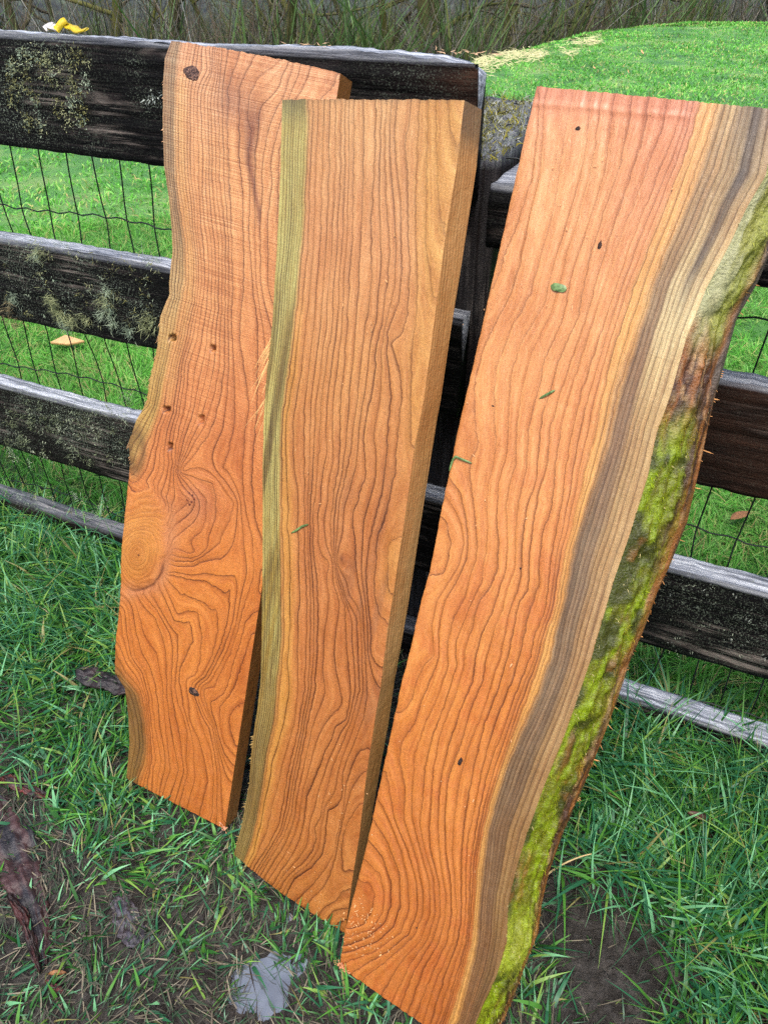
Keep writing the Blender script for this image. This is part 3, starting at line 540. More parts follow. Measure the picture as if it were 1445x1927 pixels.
amp2 = .92*(.72+.28*sst(250, 800, Y))*np.ones(f2.shape)*(1-.45*flat); saw2 = np.full(f2.shape, .22)
bulge = lambda f: .010*np.sin(np.clip(f*1.05, 0, 1)*math.pi)+.003*(fbm(f*40, f*0, 3)-.5)
slab2 = link('cedar_slab', S2.build('cedar_slab', col2, S2.hgt, amp2, saw2, lin((170, 110, 66)), cmix(np.broadcast_to(lin((206, 152, 98)), (S2.NR, 1, 3)), np.broadcast_to(lin((132, 108, 82)), (S2.NR, 1, 3)), .9*(1-sst(225, 300, Y[:, -1:]+40*(fbm(S2.tt*60, S2.tt*0, 2)[:, None]-.5)))), bot=bulge, top=lambda f: .0035*(fbm(f*55, f*0, 2)-.5)), M_SLAB,
             label='straight-grained cedar slab with an olive sapwood strip, between two other slabs', cat='slab', group='slabs leaning on the fence')
S2.place(slab2)
fibres('frayed_fibre', S2, 16, S2.uv(500, 800)[1], S2.uv(510, 620)[1], -1, .05, .0016, (226, 186, 120), slab2, .2, False, -2.4)
fibres('frayed_fibre', S2, 120, S2.uv(450, 1590)[1], S2.uv(480, 1380)[1], -1, .008, .002, (170, 140, 84), slab2, .5)

# ---- third slab: widest rings, mossy bark edge
S3 = Slab((638, 1818), (793, 1927), (1009, 162), -.07,
          [(1009, 162), (880, 729), (860, 813), (843, 899.5), (826, 979), (808, 1075.5), (790, 1139), (772, 1222), (756.5, 1280), (720, 1449), (692, 1581), (650, 1746), (638, 1818)],
          [(1462, 206), (1440, 330), (1404.6, 390), (1373.6, 457), (1328, 543), (1290, 638), (1261, 743), (1235, 815), (1218.5, 896), (1182.6, 1011), (1156, 1087), (1111.6, 1240), (1079.6, 1333), (1058, 1393), (1022.5, 1482), (990.5, 1571), (971, 1636), (956.6, 1696), (953, 1775), (933.5, 1839), (908.5, 1892), (873, 1982)], .05,
          back=[(1500, 330), (1445, 485), (1424, 533), (1385.6, 600), (1362, 686), (1342.6, 753), (1314, 887), (1292.5, 982), (1257, 1071), (1237, 1113), (1208, 1193), (1186.5, 1240), (1158, 1325.5), (1129.5, 1400), (1090, 1497), (1062, 1561), (1033, 1639), (1019, 1700), (1012, 1757), (990.5, 1810), (965.5, 1878), (940, 1935)], NR=500, NC=132)
def g3(v, I, Hh, J): return (tr(('H', *[x for p in reversed(Hh) for x in p]), ('I', *[x for p in I for x in p]), ('J', *[x for p in J for x in p])), v)
G3 = [
    g3(4, [(400, 0), (405, 150), (418, 300), (380, 390), (380, 500), (400, 650), (420, 850), (410, 950), (390, 1000), (350, 1150), (280, 1280), (250, 1400), (250, 1490)], [(75, 1290), (200, 1060), (250, 900), (290, 700), (350, 450), (370, 80)], [(560, 130), (500, 300), (450, 400), (400, 550), (390, 700), (390, 850), (430, 1000), (470, 1150), (475, 1290), (430, 1420), (330, 1530), (240, 1690)]),
    g3(5, [(515, 0), (515, 150), (523, 300), (500, 420), (470, 600), (475, 720), (475, 850), (450, 980), (450, 1060), (380, 1200), (340, 1300), (300, 1400), (295, 1490)], [(140, 1380), (220, 1180), (310, 1030), (350, 850), (420, 620), (440, 450), (480, 200), (500, 90)], [(600, 130), (540, 320), (490, 450), (450, 600), (440, 750), (425, 880), (450, 1000), (490, 1130), (500, 1290), (460, 1420), (380, 1530), (290, 1720)]),
    g3(6, [(600, 0), (590, 200), (585, 330), (540, 500), (525, 700), (540, 850), (535, 1000), (490, 1100), (420, 1200), (390, 1330), (350, 1450)], [(210, 1420), (260, 1260), (370, 1080), (420, 880), (460, 750), (520, 560), (570, 330), (590, 110)], [(630, 150), (580, 300), (530, 420), (490, 600), (480, 750), (470, 900), (475, 1000), (515, 1150), (520, 1300), (480, 1430), (400, 1560), (330, 1740)]),
    g3(7, [(665, 0), (640, 200), (635, 400), (600, 520), (580, 650), (590, 850), (580, 1000), (540, 1130), (500, 1250), (450, 1350), (410, 1480)], [(300, 1330), (400, 1130), (450, 950), (520, 700), (590, 450), (640, 120)], [(675, 200), (620, 330), (570, 480), (530, 620), (515, 760), (510, 900), (525, 1080), (545, 1200), (545, 1320), (510, 1440), (440, 1560), (370, 1760)]),
    g3(8, [(760, 0), (710, 200), (695, 450), (650, 620), (635, 800), (630, 1000), (590, 1100), (560, 1230), (510, 1350), (470, 1480)], [(370, 1350), (460, 1150), (510, 900), (580, 700), (660, 450), (700, 120)], [(720, 200), (660, 350), (620, 500), (560, 650), (545, 800), (545, 900), (545, 1000), (570, 1150), (575, 1300), (550, 1430), (480, 1580), (400, 1790)]),
    g3(9, [(830, 0), (790, 100), (765, 300), (750, 500), (700, 650), (670, 850), (670, 1000), (650, 1110), (600, 1230), (580, 1350), (550, 1480)], [(440, 1350), (530, 1150), (590, 850), (650, 650), (740, 400), (790, 120)], [(760, 230), (700, 400), (650, 520), (610, 670), (590, 820), (575, 1000), (590, 1150), (600, 1300), (580, 1430), (510, 1590), (440, 1800)]),
    g3(10, [(890, 0), (830, 200), (815, 400), (770, 550), (740, 700), (715, 900), (705, 1120), (650, 1190), (620, 1350), (595, 1490)], [(500, 1350), (570, 1150), (640, 900), (740, 600), (840, 300), (870, 120)], [(800, 220), (730, 400), (680, 600), (650, 760), (630, 900), (620, 1050), (620, 1200), (620, 1320), (600, 1440), (540, 1590), (480, 1800)]),
    g3(11, [(940, 0), (890, 200), (860, 400), (840, 650), (790, 780), (770, 950), (770, 1080), (710, 1250), (680, 1390), (660, 1490)], [(560, 1300), (640, 1050), (720, 800), (820, 550), (930, 250), (960, 130)], [(850, 220), (780, 400), (720, 600), (680, 800), (650, 950), (640, 1100), (640, 1300), (620, 1450), (570, 1590), (510, 1800)]),
    g3(12, [(1005, 0), (960, 200), (920, 400), (900, 600), (870, 750), (840, 900), (820, 1100), (800, 1230), (740, 1380), (720, 1490)], [(600, 1350), (680, 1100), (780, 800), (900, 500), (1000, 250), (1030, 130)], [(880, 250), (800, 470), (740, 640), (700, 830), (665, 1050), (655, 1300), (640, 1450), (590, 1600), (530, 1800)]),
    g3(15, [(1130, 0), (1080, 250), (1020, 480), (960, 730), (920, 870), (890, 1050), (860, 1230), (800, 1400), (785, 1490)], [(720, 1250), (800, 1000), (860, 850), (940, 650), (1000, 480), (1060, 320), (1115, 120)], [(930, 270), (870, 430), (810, 600), (760, 760), (720, 930), (695, 1100), (680, 1300), (665, 1450), (620, 1600), (560, 1800)]),
    g3(17, [(1210, 0), (1140, 300), (1080, 500), (1010, 720), (960, 900), (910, 1150), (870, 1300), (830, 1490)], [(790, 1300), (850, 1100), (930, 870), (1000, 700), (1080, 500), (1140, 320), (1200, 130)], [(970, 270), (900, 430), (830, 600), (775, 770), (738, 930), (718, 1100), (703, 1300), (690, 1450), (650, 1600), (600, 1800)]),
    ([(1462, 206), (1440, 330), (1373.6, 457), (1290, 638), (1235, 815), (1182.6, 1011), (1111.6, 1240), (1058, 1393), (990.5, 1571), (956.6, 1696), (933.5, 1839), (873, 1982)], 25.4),
    (tr(('I', 215, 700, 250, 740, 268, 850, 255, 950, 220, 1030, 150, 1040)), 1), (tr(('I', 200, 900)), .6),
    (tr(('I', 240, 580, 290, 660, 330, 750, 345, 850, 320, 970, 250, 1080, 190, 1180, 160, 1290, 165, 1400, 175, 1490)), 2), (tr(('I', 260, 480, 320, 560, 350, 680, 365, 830, 360, 940, 310, 1050, 230, 1190, 200, 1340, 200, 1490), ('J', 500, 140, 440, 290, 400, 410, 340, 490, 330, 570, 355, 700, 350, 850, 400, 1000, 440, 1180, 440, 1290, 400, 1400, 300, 1490, 160, 1600)), 3),
    (tr(('H', 100, 1050, 180, 850, 240, 700, 310, 480, 340, 250, 345, 90)), 3),
    (tr(('J', 130, 1130, 190, 1150, 215, 1200, 205, 1280, 160, 1350, 85, 1370)), -3), (tr(('J', 120, 1260)), -3.5), (tr(('J', 155, 1030, 240, 1110, 260, 1200, 250, 1290, 200, 1370, 80, 1410)), -2), (tr(('J', 190, 950, 250, 1030, 290, 1150, 290, 1260, 260, 1340, 180, 1410, 70, 1450)), -1),
    (tr(('J', 205, 850, 270, 950, 330, 1100, 335, 1260, 300, 1360, 220, 1430, 65, 1485)), 0), (tr(('J', 230, 760, 270, 830, 340, 1000, 370, 1150, 375, 1280, 330, 1390, 200, 1480, 60, 1530)), 1), (tr(('J', 265, 630, 290, 740, 305, 850, 370, 1000, 410, 1150, 415, 1280, 375, 1390, 280, 1470, 110, 1570)), 2),
    (tr(('J', 330, 270, 400, 300)), [1.2, 2.2])]
f3 = S3.field(G3)
X, Y = S3.pxy()
heart = ramp3(Y, [(160, (222, 142, 104)), (300, (224, 152, 102)), (700, (222, 146, 90)), (1000, (220, 140, 78)), (1300, (212, 128, 60)), (1900, (190, 108, 50))])  # heartwood tone, its deepening down the board partly painted light falloff
heart = cmix(heart, np.broadcast_to(lin((222, 140, 112)), heart.shape), .6*(1-sst(150, 600, Y))*sst(7, 12, f3))
c3 = heart
band = f3+.25*(fbm(S3.U*40, S3.Vv*12, 3)-.5)+1.6*(fbm(f3*1.3, S3.Vv*6, 5)-.5)
yel = .6*sst(14.2, 15.4, band)
c3 = cmix(c3, np.broadcast_to(lin((226, 172, 98)), c3.shape), yel)
brn = ramp3(Y, [(190, (196, 156, 112)), (450, (176, 138, 100)), (700, (152, 114, 84)), (1100, (150, 120, 94)), (1500, (134, 102, 74)), (1900, (144, 98, 60))])
brn = brn*(.50+.85*fbm(f3*1.1, S3.Vv*5, 6)+.18*(fbm(S3.U*30, S3.Vv*60, 2)-.5))[..., None]
c3 = cmix(c3, brn, sst(15.9, 18.0, band))
tan = ramp3(Y, [(190, (150, 122, 96)), (450, (206, 170, 124)), (600, (224, 196, 150)), (800, (196, 156, 108)), (1200, (176, 134, 92)), (1700, (150, 112, 70)), (1950, (120, 82, 50))])*(.70+.55*fbm(f3*1.6, S3.Vv*6, 1))[..., None]
c3 = cmix(c3, tan, sst(20.5, 22.5, band+1.2*(fbm(S3.U*14, S3.Vv*5, 4)-.5)+np.interp(Y, [200, 500, 900, 1500], [1.2, 1.4, .3, -1.2])))
ds = np.exp(-((band-23.4)/.9)**2)*(1-sst(470, 640, Y))
c3 = cmix(c3, np.broadcast_to(lin((84, 70, 66)), c3.shape), .8*ds*(.5+fbm(S3.U*50, S3.Vv*10, 2)))
fl = sst(.54, .68, fbm(S3.U*28, S3.Vv*26, 5))*(1-sst(13, 15, f3)); c3 = cmix(c3, np.broadcast_to(lin((196, 92, 46)), c3.shape), .22*fl*sst(700, 1000, Y))
c3 = cmix(c3, np.broadcast_to(lin((208, 128, 104)), c3.shape), .55*(1-sst(165, 235, Y-.09*(X-1010)))*(1-sst(13.5, 15, f3)))
S3.hgt = relief(S3, .0011)+.0012*np.exp(-((Y-.09*(X-1010)-192-6*fbm(X*.03, 0*X, 2))/5.)**2)*(1-sst(12, 15, f3))
edge = np.minimum(S3.F*.36, (1-S3.F)*.36); S3.hgt = S3.hgt-.0014*np.exp(-edge/.0025)
amp3 = np.where(f3 < 14, .46+.36*sst(350, 1300, Y), .6); saw3 = np.where(f3 > 16.5, .28, .05)
me3 = S3.build('board', c3, S3.hgt, amp3, saw3, lin((176, 112, 64)), lin((170, 112, 66)), skip_right=True, top=lambda f: .004*(fbm(f*70, f*0, 4)-.5), bot=lambda f: .003*(fbm(f*60, f*0, 2)-.5))
slab3 = link('cedar_slab', None, label='wide cedar slab with a bright green mossy bark edge', cat='slab', group='slabs leaning on the fence'); S3.place(slab3)
link('board', me3, M_SLAB, slab3)
# the bark edge: bulging strip between the front arris and the back
k = 26; f = np.linspace(0, 1, k)[None]; NR = S3.NR
u0, v0 = S3.r[:, [0]], S3.r[:, [1]]; u1 = S3.bk[:, None]
uu = u0*(1-f)+u1*f; vv = np.repeat(v0, k, 1); hh = -.0006-(S3.t-.0006)*f
bul = np.sin(f*math.pi)**.8; rg = (fbm(vv*26, f*5+vv*0, 1)-.5)*.012+(fbm(vv*90, f*14+vv*0, 3)-.5)*.006+(fbm(vv*20, f*30+vv*0, 5)-.5)*.004
uu = uu+bul*(.006+rg*1.2); hh = hh+bul*(.004+rg)
Xe, Ye = proj(S3.w(uu, vv, hh))
nz = fbm(vv*22, f*4+vv*0, 2); nz2 = fbm(vv*9, f*12+vv*0, 6); nz3 = .6*fbm(vv*16, f*20+vv*0, 4)+.4*fbm(vv*70, f*9+vv*0, 5)
moss = sst(720, 860, Ye+90*(nz-.5))*(1-.92*sst(.55, .82, f+.5*(nz2-.5)))*(1-.5*sst(.66, .74, fbm(vv*18, f*3+vv*0, 7)))
gcol = cmix(np.broadcast_to(lin((110, 112, 14)), uu.shape+(3,)), np.broadcast_to(lin((136, 158, 14)), uu.shape+(3,)), sst(.38, .62, nz3)); gcol = cmix(gcol, np.broadcast_to(lin((62, 66, 16)), gcol.shape), sst(.44, .62, nz)*.9)
gcol = cmix(gcol, np.broadcast_to(lin((176, 186, 60)), gcol.shape), .5*sst(1690, 1760, Ye)*(1-sst(1800, 1850, Ye)))
brk = cmix(np.broadcast_to(lin((150, 92, 42)), gcol.shape), np.broadcast_to(lin((78, 50, 32)), gcol.shape), sst(.42, .62, nz2)); brk = cmix(brk, np.broadcast_to(lin((190, 152, 104)), gcol.shape), .6*sst(.56, .66, nz3))
lic = cmix(np.broadcast_to(lin((176, 176, 128)), gcol.shape), np.broadcast_to(lin((150, 150, 70)), gcol.shape), sst(.4, .6, nz2))
ec = cmix(brk, lic, (1-sst(560, 680, Ye+120*(nz-.5)))*(1-sst(.45, .75, f+.4*(nz-.5)))); ec = cmix(ec, np.broadcast_to(lin((140, 150, 40)), gcol.shape), .8*(1-sst(600, 700, Ye))*np.exp(-((f-.55)/.2)**2)*(.4+nz))
ec = cmix(ec, np.broadcast_to(lin((98, 86, 74)), gcol.shape), (1-sst(700, 800, Ye))*sst(.7, .9, f+.2*(nz-.5))); ec = cmix(ec, gcol, moss)
M_EDGE = mat_col('mossy_edge', .36, 0, .5, 300)
link('live_edge', mesh('live_edge', np.stack([uu, vv, hh], -1).reshape(-1, 3), gridq(NR, k), attrs={'col': ec.reshape(-1, 3)}), M_EDGE, slab3, label='bark edge covered with bright yellow green moss')
n = 9500; ri = rng.integers(5, NR-3, n); ci = rng.integers(0, k-1, n); keep = rng.random(n) < (.22+.78*moss[ri, ci]); ri, ci = ri[keep], ci[keep]; n = len(ri)
bs = np.stack([uu[ri, ci], vv[ri, ci], hh[ri, ci]], 1)+(rng.random((n, 3))-.5)*.003
dd = np.stack([.25+.5*rng.random(n), (rng.random(n)-.65)*1.8, .35+.5*(rng.random(n)-.3)], 1); dd /= np.linalg.norm(dd, axis=1, keepdims=True)
V, Q, t, i = ribbons(bs, dd, .002+.008*rng.random(n)**2.5, .0006+.0008*rng.random(n), np.stack([.2*(rng.random(n)-.5), -.5*rng.random(n), .4*(rng.random(n)-.5)], 1), 2)
cc = ec[ri, ci]*(.7+.9*rng.random(n))[:, None]; cc[rng.random(n) < .05] = lin((206, 190, 130))
link('moss_fibre', mesh('moss_fibre', V, Q, attrs={'col': cc[i]}), M_FIB, slab3, kind='stuff')
nb = 34; ri = rng.integers(150, NR-20, nb); bs = np.stack([u1[ri, 0], vv[ri, -1], np.full(nb, -S3.t+.002)], 1); dd = np.stack([.6+rng.random(nb), (rng.random(nb)-.6)*1.5, .3*rng.random(nb)], 1)
V, Q, t, i = ribbons(bs, dd/np.linalg.norm(dd, axis=1, keepdims=True), .003+.014*rng.random(nb)**3, .0008+.0012*rng.random(nb), np.zeros((nb, 3)), 2, up=np.tile([[0, .3, 1.]], (nb, 1)))
link('bark_splinter', mesh('bark_splinter', V, Q, attrs={'col': (lin((196, 140, 84))*(.7+.6*rng.random(nb))[:, None])[i]}), M_FIB, slab3, kind='stuff')
for q, ru, rv in [((865, 1432), .0045, .0065), ((1087, 242), .0035, .0028), ((785, 1747), .003, .002), ((1128, 461), .0028, .006), ((979, 1070), .002, .0016), ((927, 764), .0022, .0012)]:
    knot(S3, *q, ru, rv, slab3, (44, 24, 14), (84, 46, 28), dome=.0003)

# small things lying on the slabs
def at(s, px, py, h=.0): c = s.uv(px, py); return s.w(c[0], c[1], h)
clip_m = NT('cut_grass'); clip_m.col(clip_m.ramp(clip_m.noise(clip_m.n('TexCoord').outputs['Object'], 200, 3), [(.35, tuple(lin((58, 88, 40)))), (.65, tuple(lin((120, 150, 90))))])); clip_m.rough(.4)
def clipping(s, pts, w, label):
    P = [np.array([*s.uv(*p), 0]) for p in pts]; P = np.array(P); d, t = densify(P[:, :2], .002); m = len(d)
    T = np.gradient(d, axis=0); T /= np.linalg.norm(T, axis=1, keepdims=True); Nn = np.stack([-T[:, 1], T[:, 0]], 1); ww = w*.5*np.sqrt(np.clip(1-(2*t-1)**4, .05, 1))[:, None]
    lift = .0022+.0012*np.sin(t*math.pi)
    A = np.concatenate([d-Nn*ww, lift[:, None]-.0006], 1); Bm = np.concatenate([d, lift[:, None]+.0008], 1); D = np.concatenate([d+Nn*ww, lift[:, None]-.0006], 1)
    V = np.stack([A, Bm, D], 1).reshape(-1, 3); c = V.mean(0); o = link('grass_clipping', mesh('grass_clipping', V, gridq(m, 3)), clip_m.m, label=label, cat='clipping'); s.place(o)
clipping(S3, [(1037, 538), (1052, 542), (1066, 545)], .011, 'short wide green grass clipping on the mossy-edged slab')
clipping(S3, [(1015, 750), (1030, 742), (1045, 734)], .0035, 'thin straight green clipping on the mossy-edged slab')
clipping(S3, [(846, 886), (853, 865), (858, 859), (872, 865), (889, 872)], .0035, 'bent green grass blade hooked over the edge of the mossy-edged slab')
clipping(S2, [(549, 1003), (560, 997), (570, 990), (582, 986)], .0035, 'thin curved green clipping on the straight-grained slab')
# wood shavings (sawdust) that stick to the foot of the third slab and a few other places
def dust(name, s, pts, spread, n, parent, col=(232, 178, 120)):
    bag = []
    c = np.array([s.uv(*p) for p in pts]); k_ = rng.integers(0, len(c), n); uv_ = c[k_]+rng.normal(0, 1, (n, 2))*spread
    a = rng.random(n)*6.28; d = np.stack([np.cos(a), np.sin(a), .25*(rng.random(n)-.5)], 1); L = .0015+.0055*rng.random(n)**2.5
    V, Q, t, i = ribbons(np.concatenate([uv_, .0022+.001*rng.random((n, 1))], 1), d, L, .0008+.0016*rng.random(n), .3*(rng.random((n, 3))-.5), 2, up=np.tile([[0, .1, 1.]], (n, 1)), tip=.3)
    link(name, mesh(name, V, Q, attrs={'col': (lin(col)*(.7+.4*rng.random(n))[:, None])[i]}), M_FIB, parent, kind='stuff')
dust('sawdust', S3, [(690, 1715), (670, 1740), (700, 1735), (660, 1775), (720, 1760), (690, 1770)], [.016, .012], 105, slab3)
dust('sawdust', S3, [(640, 1812), (655, 1826), (645, 1815)], [.006, .003], 60, slab3, (222, 150, 110))
dust('sawdust', S3, [(1100, 400), (1000, 600), (950, 900), (900, 1200), (850, 1500), (1150, 300)], [.05, .09], 45, slab3, (236, 182, 130))
dust('sawdust', S1, [(420, 1552), (424, 1558)], [.003, .003], 40, slab1, (236, 170, 130))
dust('sawdust', S2, [(575, 1680), (600, 1700), (640, 1500), (600, 900), (700, 600)], [.03, .05], 60, slab2)

# ------------------------------------------------------------------ fence
from mathutils import Matrix
fence = link('rail_fence', None, label='old black weathered rail fence with wire mesh and a squared post', cat='fence')
fence.location = FA; fence.rotation_euler = (0, 0, FANG)
def mat_rail():
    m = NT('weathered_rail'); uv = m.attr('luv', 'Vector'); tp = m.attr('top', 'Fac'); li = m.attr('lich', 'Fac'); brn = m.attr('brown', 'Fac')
    g = m.noise(m.vm('MULTIPLY', uv, (5, 120, 120)), 1, 5, .65, .4); g2 = m.noise(m.vm('MULTIPLY', uv, (9, 40, 40)), 1, 4, .6)
    big = m.noise(m.vm('MULTIPLY', uv, (3, 9, 9)), 1, 4, .6); sp = m.noise(uv, 300, 3, .7); sp2 = m.noise(uv, 120, 4, .7)
    c = m.ramp(g, [(.35, tuple(lin((3, 3, 4)))), (.55, tuple(lin((10, 8, 9)))), (.72, tuple(lin((48, 41, 40))))])
    ex = m.math('MULTIPLY', m.ramp(big, [(.52, 0), (.64, .9)]), m.ramp(g, [(.48, 0), (.60, 1)]))
    c = m.mix(ex, c, tuple([*lin((128, 118, 110)), 1]))
    c = m.mix(m.math('MULTIPLY', brn, .85), c, m.ramp(g2, [(.3, tuple(lin((26, 16, 11)))), (.7, tuple(lin((62, 40, 28))))]))
    tc_ = m.ramp(g, [(.34, tuple(lin((84, 88, 98)))), (.48, tuple(lin((150, 155, 166)))), (.62, tuple(lin((206, 211, 218))))])  # silver-grey weathered top with a bluish sky sheen painted in
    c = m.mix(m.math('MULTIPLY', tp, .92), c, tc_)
    lsp = m.math('MULTIPLY', m.math('ADD', li, .07), m.ramp(sp, [(.54, 0), (.62, 1)]), clamp=True)
    c = m.mix(lsp, c, m.ramp(sp2, [(.4, tuple(lin((86, 96, 78)))), (.6, tuple(lin((140, 152, 134))))]))
    m.col(c); m.rough(m.mix(tp, m.ramp(g2, [(.3, .55), (.7, .85)]), m.ramp(g2, [(.3, .28), (.7, .5)]))); m.b.inputs['Specular IOR Level'].default_value = .14
    m.bump(m.math('ADD', g, m.math('MULTIPLY', sp, .5)), .9, .005); return m.m
M_RAIL = mat_rail()
def rail(s0, s1, zb, zt, n0=0., thick=.045, seed=0, brown=0., lich=(), sag=0., step=.006, endw=.0, wet=1.):  # wet: strength of the silvered tone and painted sky sheen on top
    h = zt-zb; S = np.arange(s0, s1, step); ns = len(S)
    # perimeter, starting at the bottom back, going down round the front face to the top
    nf = max(14, int(h/.006)); ntp = 8
    zf = np.linspace(0, 1, nf); per = [(0, z*h) for z in zf]+[(thick*(i+1)/ntp, h) for i in range(ntp)]+[(thick, h*(1-(i+1)/6)) for i in range(6)]+[(thick*(1-(i+1)/4), 0) for i in range(4)]
    per = np.array(per); k = len(per); r = .006
    N_ = np.tile(per[:, 0], (ns, 1)); Zz = np.tile(per[:, 1], (ns, 1)); SS = np.repeat(S[:, None], k, 1)
    # weathered ridges that run along the board
    row = Zz*1.0+N_*.6; rid = (fbm(row*150+.8*fbm(SS*3, row*12, seed), SS*1.3+seed*5, seed)-.5)*.007+(fbm(row*60, SS*5, seed+1)-.5)*.006+(fbm(SS*40, row*90, seed+2)-.5)*.003
    front = (per[:, 0] == 0)[None]; top = (per[:, 1] >= h-1e-6)[None]
    rnd = np.exp(-np.minimum(Zz, h-Zz)/.008)
    wob = .012*(fbm(SS*4, SS*0+seed, 3)-.5)+.008*(fbm(SS*18, SS*0, 5)-.5)
    N_ = np.where(front, N_-rid+rnd*.006, N_); Zz = np.where(top, Zz+rid*.6+wob+.004*(fbm(SS*60, N_*200, 2)-.5), Zz); Zz = np.where(per[None, :, 1] <= 1e-6, Zz+wob, Zz)
    fend = np.minimum(SS-s0, s1-SS); Zz = np.where(top, Zz-.05*endw*np.exp(-fend/.03), Zz)
    Zz = Zz-sag*((SS-s0)/(s1-s0))
    tp = np.clip(top*1.*np.ones_like(SS)*wet, 0, 1)*(sst(1.62, 1.75, SS) if s0 > 1.5 and n0 == 0 else 1); tp = np.where(front & (h-per[None, :, 1] < .008), .45*wet, tp)  # painted top sheen fades out beside the post, keeping that gap dark
    lc = np.zeros_like(SS)
    for (ls, lz, lr, la) in lich: lc = np.maximum(lc, la*np.exp(-(((SS-ls)/lr)**2+((Zz+zb-lz)/(lr*.7))**2))*(.5+fbm(SS*25, Zz*25, 4)))
    V = np.stack([SS, N_+n0, Zz+zb], -1).reshape(-1, 3)
    i = np.arange(ns-1)[:, None]*k; j = np.arange(k)[None]; jn = (j+1) % k
    Q = np.stack([i+j, i+jn, i+k+jn, i+k+j], 2).reshape(-1, 4)
    # end caps
    Vc = [V]; Tt = []; nb = len(V)
    for e, fl in ((0, False), (ns-1, True)):
        rs = V[e*k:(e+1)*k]; c = rs.mean(0)+np.array([(-.003 if e == 0 else .003), 0, 0]); Vc.append(c[None]); a = e*k+np.arange(k); b = e*k+(np.arange(k)+1) % k
        Tt.append(np.stack([a, b, np.full(k, nb)], 1) if fl else np.stack([b, a, np.full(k, nb)], 1)); nb += 1
    V = np.concatenate(Vc); ex = lambda a: np.concatenate([a.ravel(), np.zeros(2)])
    br = np.full_like(SS, brown)
    if endw: br = np.maximum(br, 1.6*np.exp(-(s1-SS)/.05)*(Zz > h*.45))
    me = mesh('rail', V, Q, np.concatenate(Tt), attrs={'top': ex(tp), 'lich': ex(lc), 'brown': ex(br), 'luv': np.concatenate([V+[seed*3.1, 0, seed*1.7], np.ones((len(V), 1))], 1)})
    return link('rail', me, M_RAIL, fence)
def lsn(px, py, off=0.): p = sn(fz(px, py, off)); return p[0], p[2]
lA = [(*lsn(20, 170), .10, 1.2), (*lsn(90, 120), .09, .9), (*lsn(40, 220), .09, .9), (*lsn(280, 190), .035, .9), (*lsn(250, 120), .03, .5), (*lsn(160, 260), .08, .35), (*lsn(790, 150), .08, .3)]
lB = [(*lsn(40, 500), .12, 1.0), (*lsn(110, 560), .10, 1.), (*lsn(210, 560), .09, 1.), (*lsn(270, 600), .07, .9), (*lsn(150, 500), .06, .8), (*lsn(30, 580), .1, .7)]
lC = [(*lsn(130, 800), .12, 1.6), (*lsn(60, 770), .10, 1.4), (*lsn(210, 830), .09, 1.5), (*lsn(180, 780), .09, 1.2), (*lsn(20, 820), .08, 1.)]
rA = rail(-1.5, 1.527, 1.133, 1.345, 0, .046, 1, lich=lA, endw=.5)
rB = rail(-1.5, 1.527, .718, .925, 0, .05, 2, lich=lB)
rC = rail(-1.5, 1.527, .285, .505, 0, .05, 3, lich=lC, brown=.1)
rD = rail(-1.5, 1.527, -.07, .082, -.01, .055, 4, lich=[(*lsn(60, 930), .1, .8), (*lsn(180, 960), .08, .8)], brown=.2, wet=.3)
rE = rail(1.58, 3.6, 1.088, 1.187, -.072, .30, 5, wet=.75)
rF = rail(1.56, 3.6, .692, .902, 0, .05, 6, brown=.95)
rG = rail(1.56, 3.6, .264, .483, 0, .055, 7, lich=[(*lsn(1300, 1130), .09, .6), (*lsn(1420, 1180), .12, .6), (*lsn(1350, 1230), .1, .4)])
rH = rail(1.56, 3.6, -.07, .080, 0, .06, 8, lich=[(*lsn(1290, 1400), .05, .8), (*lsn(1430, 1430), .06, .6)])
